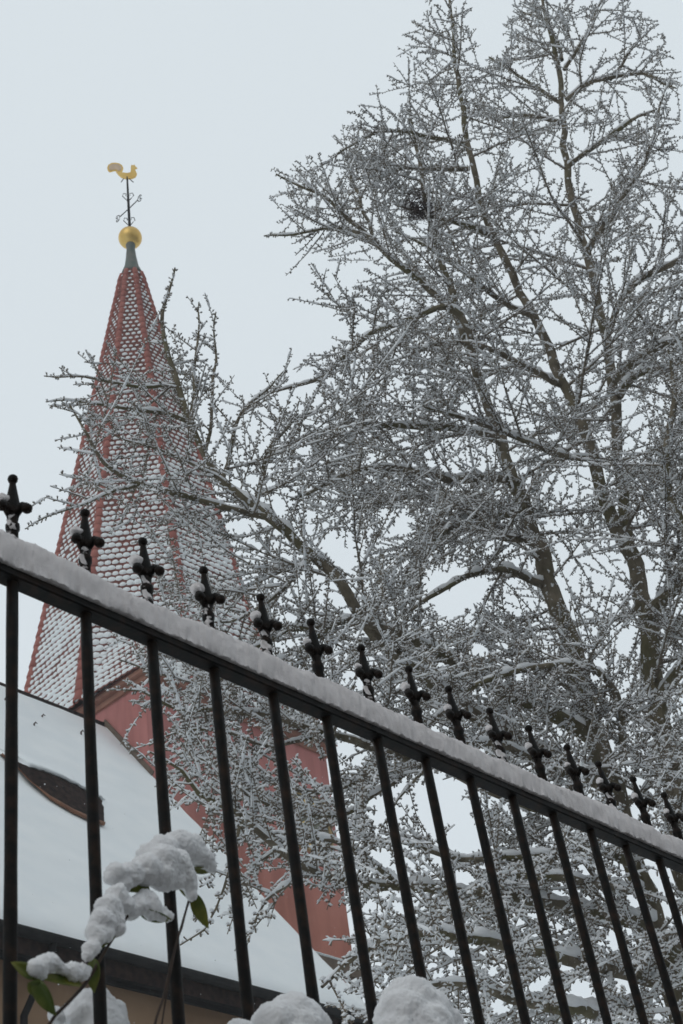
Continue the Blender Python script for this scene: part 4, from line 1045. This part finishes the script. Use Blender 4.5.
capped_shrub('shrub head under the tallest snow dome, right of the others before the bars', [(410, 1004, 25, -0.06), (404, 1018, 26, -0.06), (424, 1018, 26, -0.06), (440, 1030, 22, -0.06), (398, 1034, 20, -0.06), (418, 1036, 34, -0.06), (416, 994, 16, -0.06)],
             [((418, 1060), (380, 1070), 22, -0.06, -0.07), ((420, 1060), (465, 1068), 22, -0.06, -0.07)], [[(418, 1140, -0.06), (418, 1080, -0.06), (418, 1050, -0.06)]], 8)

# ------------------------------------------------------------------ light
wd = bpy.data.worlds.new('World'); scene.world = wd; wd.use_nodes = True
nt = wd.node_tree; bg = nt.nodes['Background']
SUN_EL, SUN_AZ = math.radians(32), math.radians(200)
sky = nt.nodes.new('ShaderNodeTexSky'); sky.sky_type = 'NISHITA'; sky.sun_disc = False
sky.sun_elevation = SUN_EL; sky.sun_rotation = SUN_AZ
tc = nt.nodes.new('ShaderNodeTexCoord'); sx = nt.nodes.new('ShaderNodeSeparateXYZ'); nt.links.new(tc.outputs['Generated'], sx.inputs[0])
rp = nt.nodes.new('ShaderNodeValToRGB')
e = rp.color_ramp.elements
e[0].position = 0.0; e[0].color = (6.1, 6.7, 7.05, 1); e[1].position = 1.0; e[1].color = (7.15, 7.8, 8.2, 1)
mid = e.new(0.30); mid.color = (6.95, 7.6, 8.0, 1)
nt.links.new(sx.outputs['Z'], rp.inputs['Fac'])
mx = nt.nodes.new('ShaderNodeMixRGB'); mx.inputs['Fac'].default_value = 0.94       # cloud cover over the clear sky
nt.links.new(sky.outputs[0], mx.inputs['Color1']); nt.links.new(rp.outputs['Color'], mx.inputs['Color2'])
my = nt.nodes.new('ShaderNodeMapRange'); my.interpolation_type = 'SMOOTHSTEP'   # sky darkened behind the camera, added to dim the near fence
my.inputs['From Min'].default_value = -0.7; my.inputs['From Max'].default_value = 0.25; my.inputs['To Min'].default_value = 0.55; my.inputs['To Max'].default_value = 1.0
nt.links.new(sx.outputs['Y'], my.inputs['Value'])
ml = nt.nodes.new('ShaderNodeVectorMath'); ml.operation = 'SCALE'; nt.links.new(mx.outputs[0], ml.inputs[0]); nt.links.new(my.outputs[0], ml.inputs['Scale'])
nt.links.new(ml.outputs[0], bg.inputs['Color']); bg.inputs['Strength'].default_value = 0.105
sl = bpy.data.lights.new('sun', 'SUN'); sl.energy = 0.5; sl.angle = math.radians(40); sl.color = (1, 0.985, 0.96)
so_ = bpy.data.objects.new('sun', sl); COL.objects.link(so_)
dirv = Vector((math.sin(SUN_AZ) * math.cos(SUN_EL), math.cos(SUN_AZ) * math.cos(SUN_EL), math.sin(SUN_EL)))
so_.rotation_euler = (-dirv).to_track_quat('-Z', 'Y').to_euler()

# ------------------------------------------------------------------ thin winter haze
bm = bmesh.new(); box(bm, -620, 620, -620, 620, -1.0, 56)
mt = bpy.data.materials.new('haze'); mt.use_nodes = True; nt = mt.node_tree
nt.nodes.remove(nt.nodes['Principled BSDF'])
pv = nt.nodes.new('ShaderNodeVolumePrincipled'); pv.inputs['Color'].default_value = (0.93, 0.95, 0.97, 1); pv.inputs['Density'].default_value = 0.0011
nt.links.new(pv.outputs[0], nt.nodes['Material Output'].inputs['Volume'])
hz = obj('haze', bm, mt); hz['kind'] = 'stuff'

# ------------------------------------------------------------------ snow in the air
bm = bmesh.new(); fr_ = random.Random(5)
for i in range(420):
    D = fr_.uniform(2.2, 22); a = math.radians(fr_.uniform(-20, 2)); h_ = 1.6 + D * math.tan(math.radians(fr_.uniform(15, 29)))
    r = fr_.uniform(0.0008, 0.0022)
    g = bmesh.ops.create_icosphere(bm, subdivisions=1, radius=r)
    for v in g['verts']: v.co = v.co + Vector((D * math.sin(a), D * math.cos(a), h_))
fo_ = obj('falling_snow', bm, M['snow_twig'], None, True); fo_['kind'] = 'stuff'

# ------------------------------------------------------------------ render settings
scene.view_settings.view_transform = 'Standard'; scene.view_settings.look = 'None'
scene.view_settings.exposure = 0.0; scene.view_settings.gamma = 1.0
scene.cycles.max_bounces = 6; scene.cycles.diffuse_bounces = 4; scene.cycles.volume_bounces = 1
scene.cycles.use_denoising = True
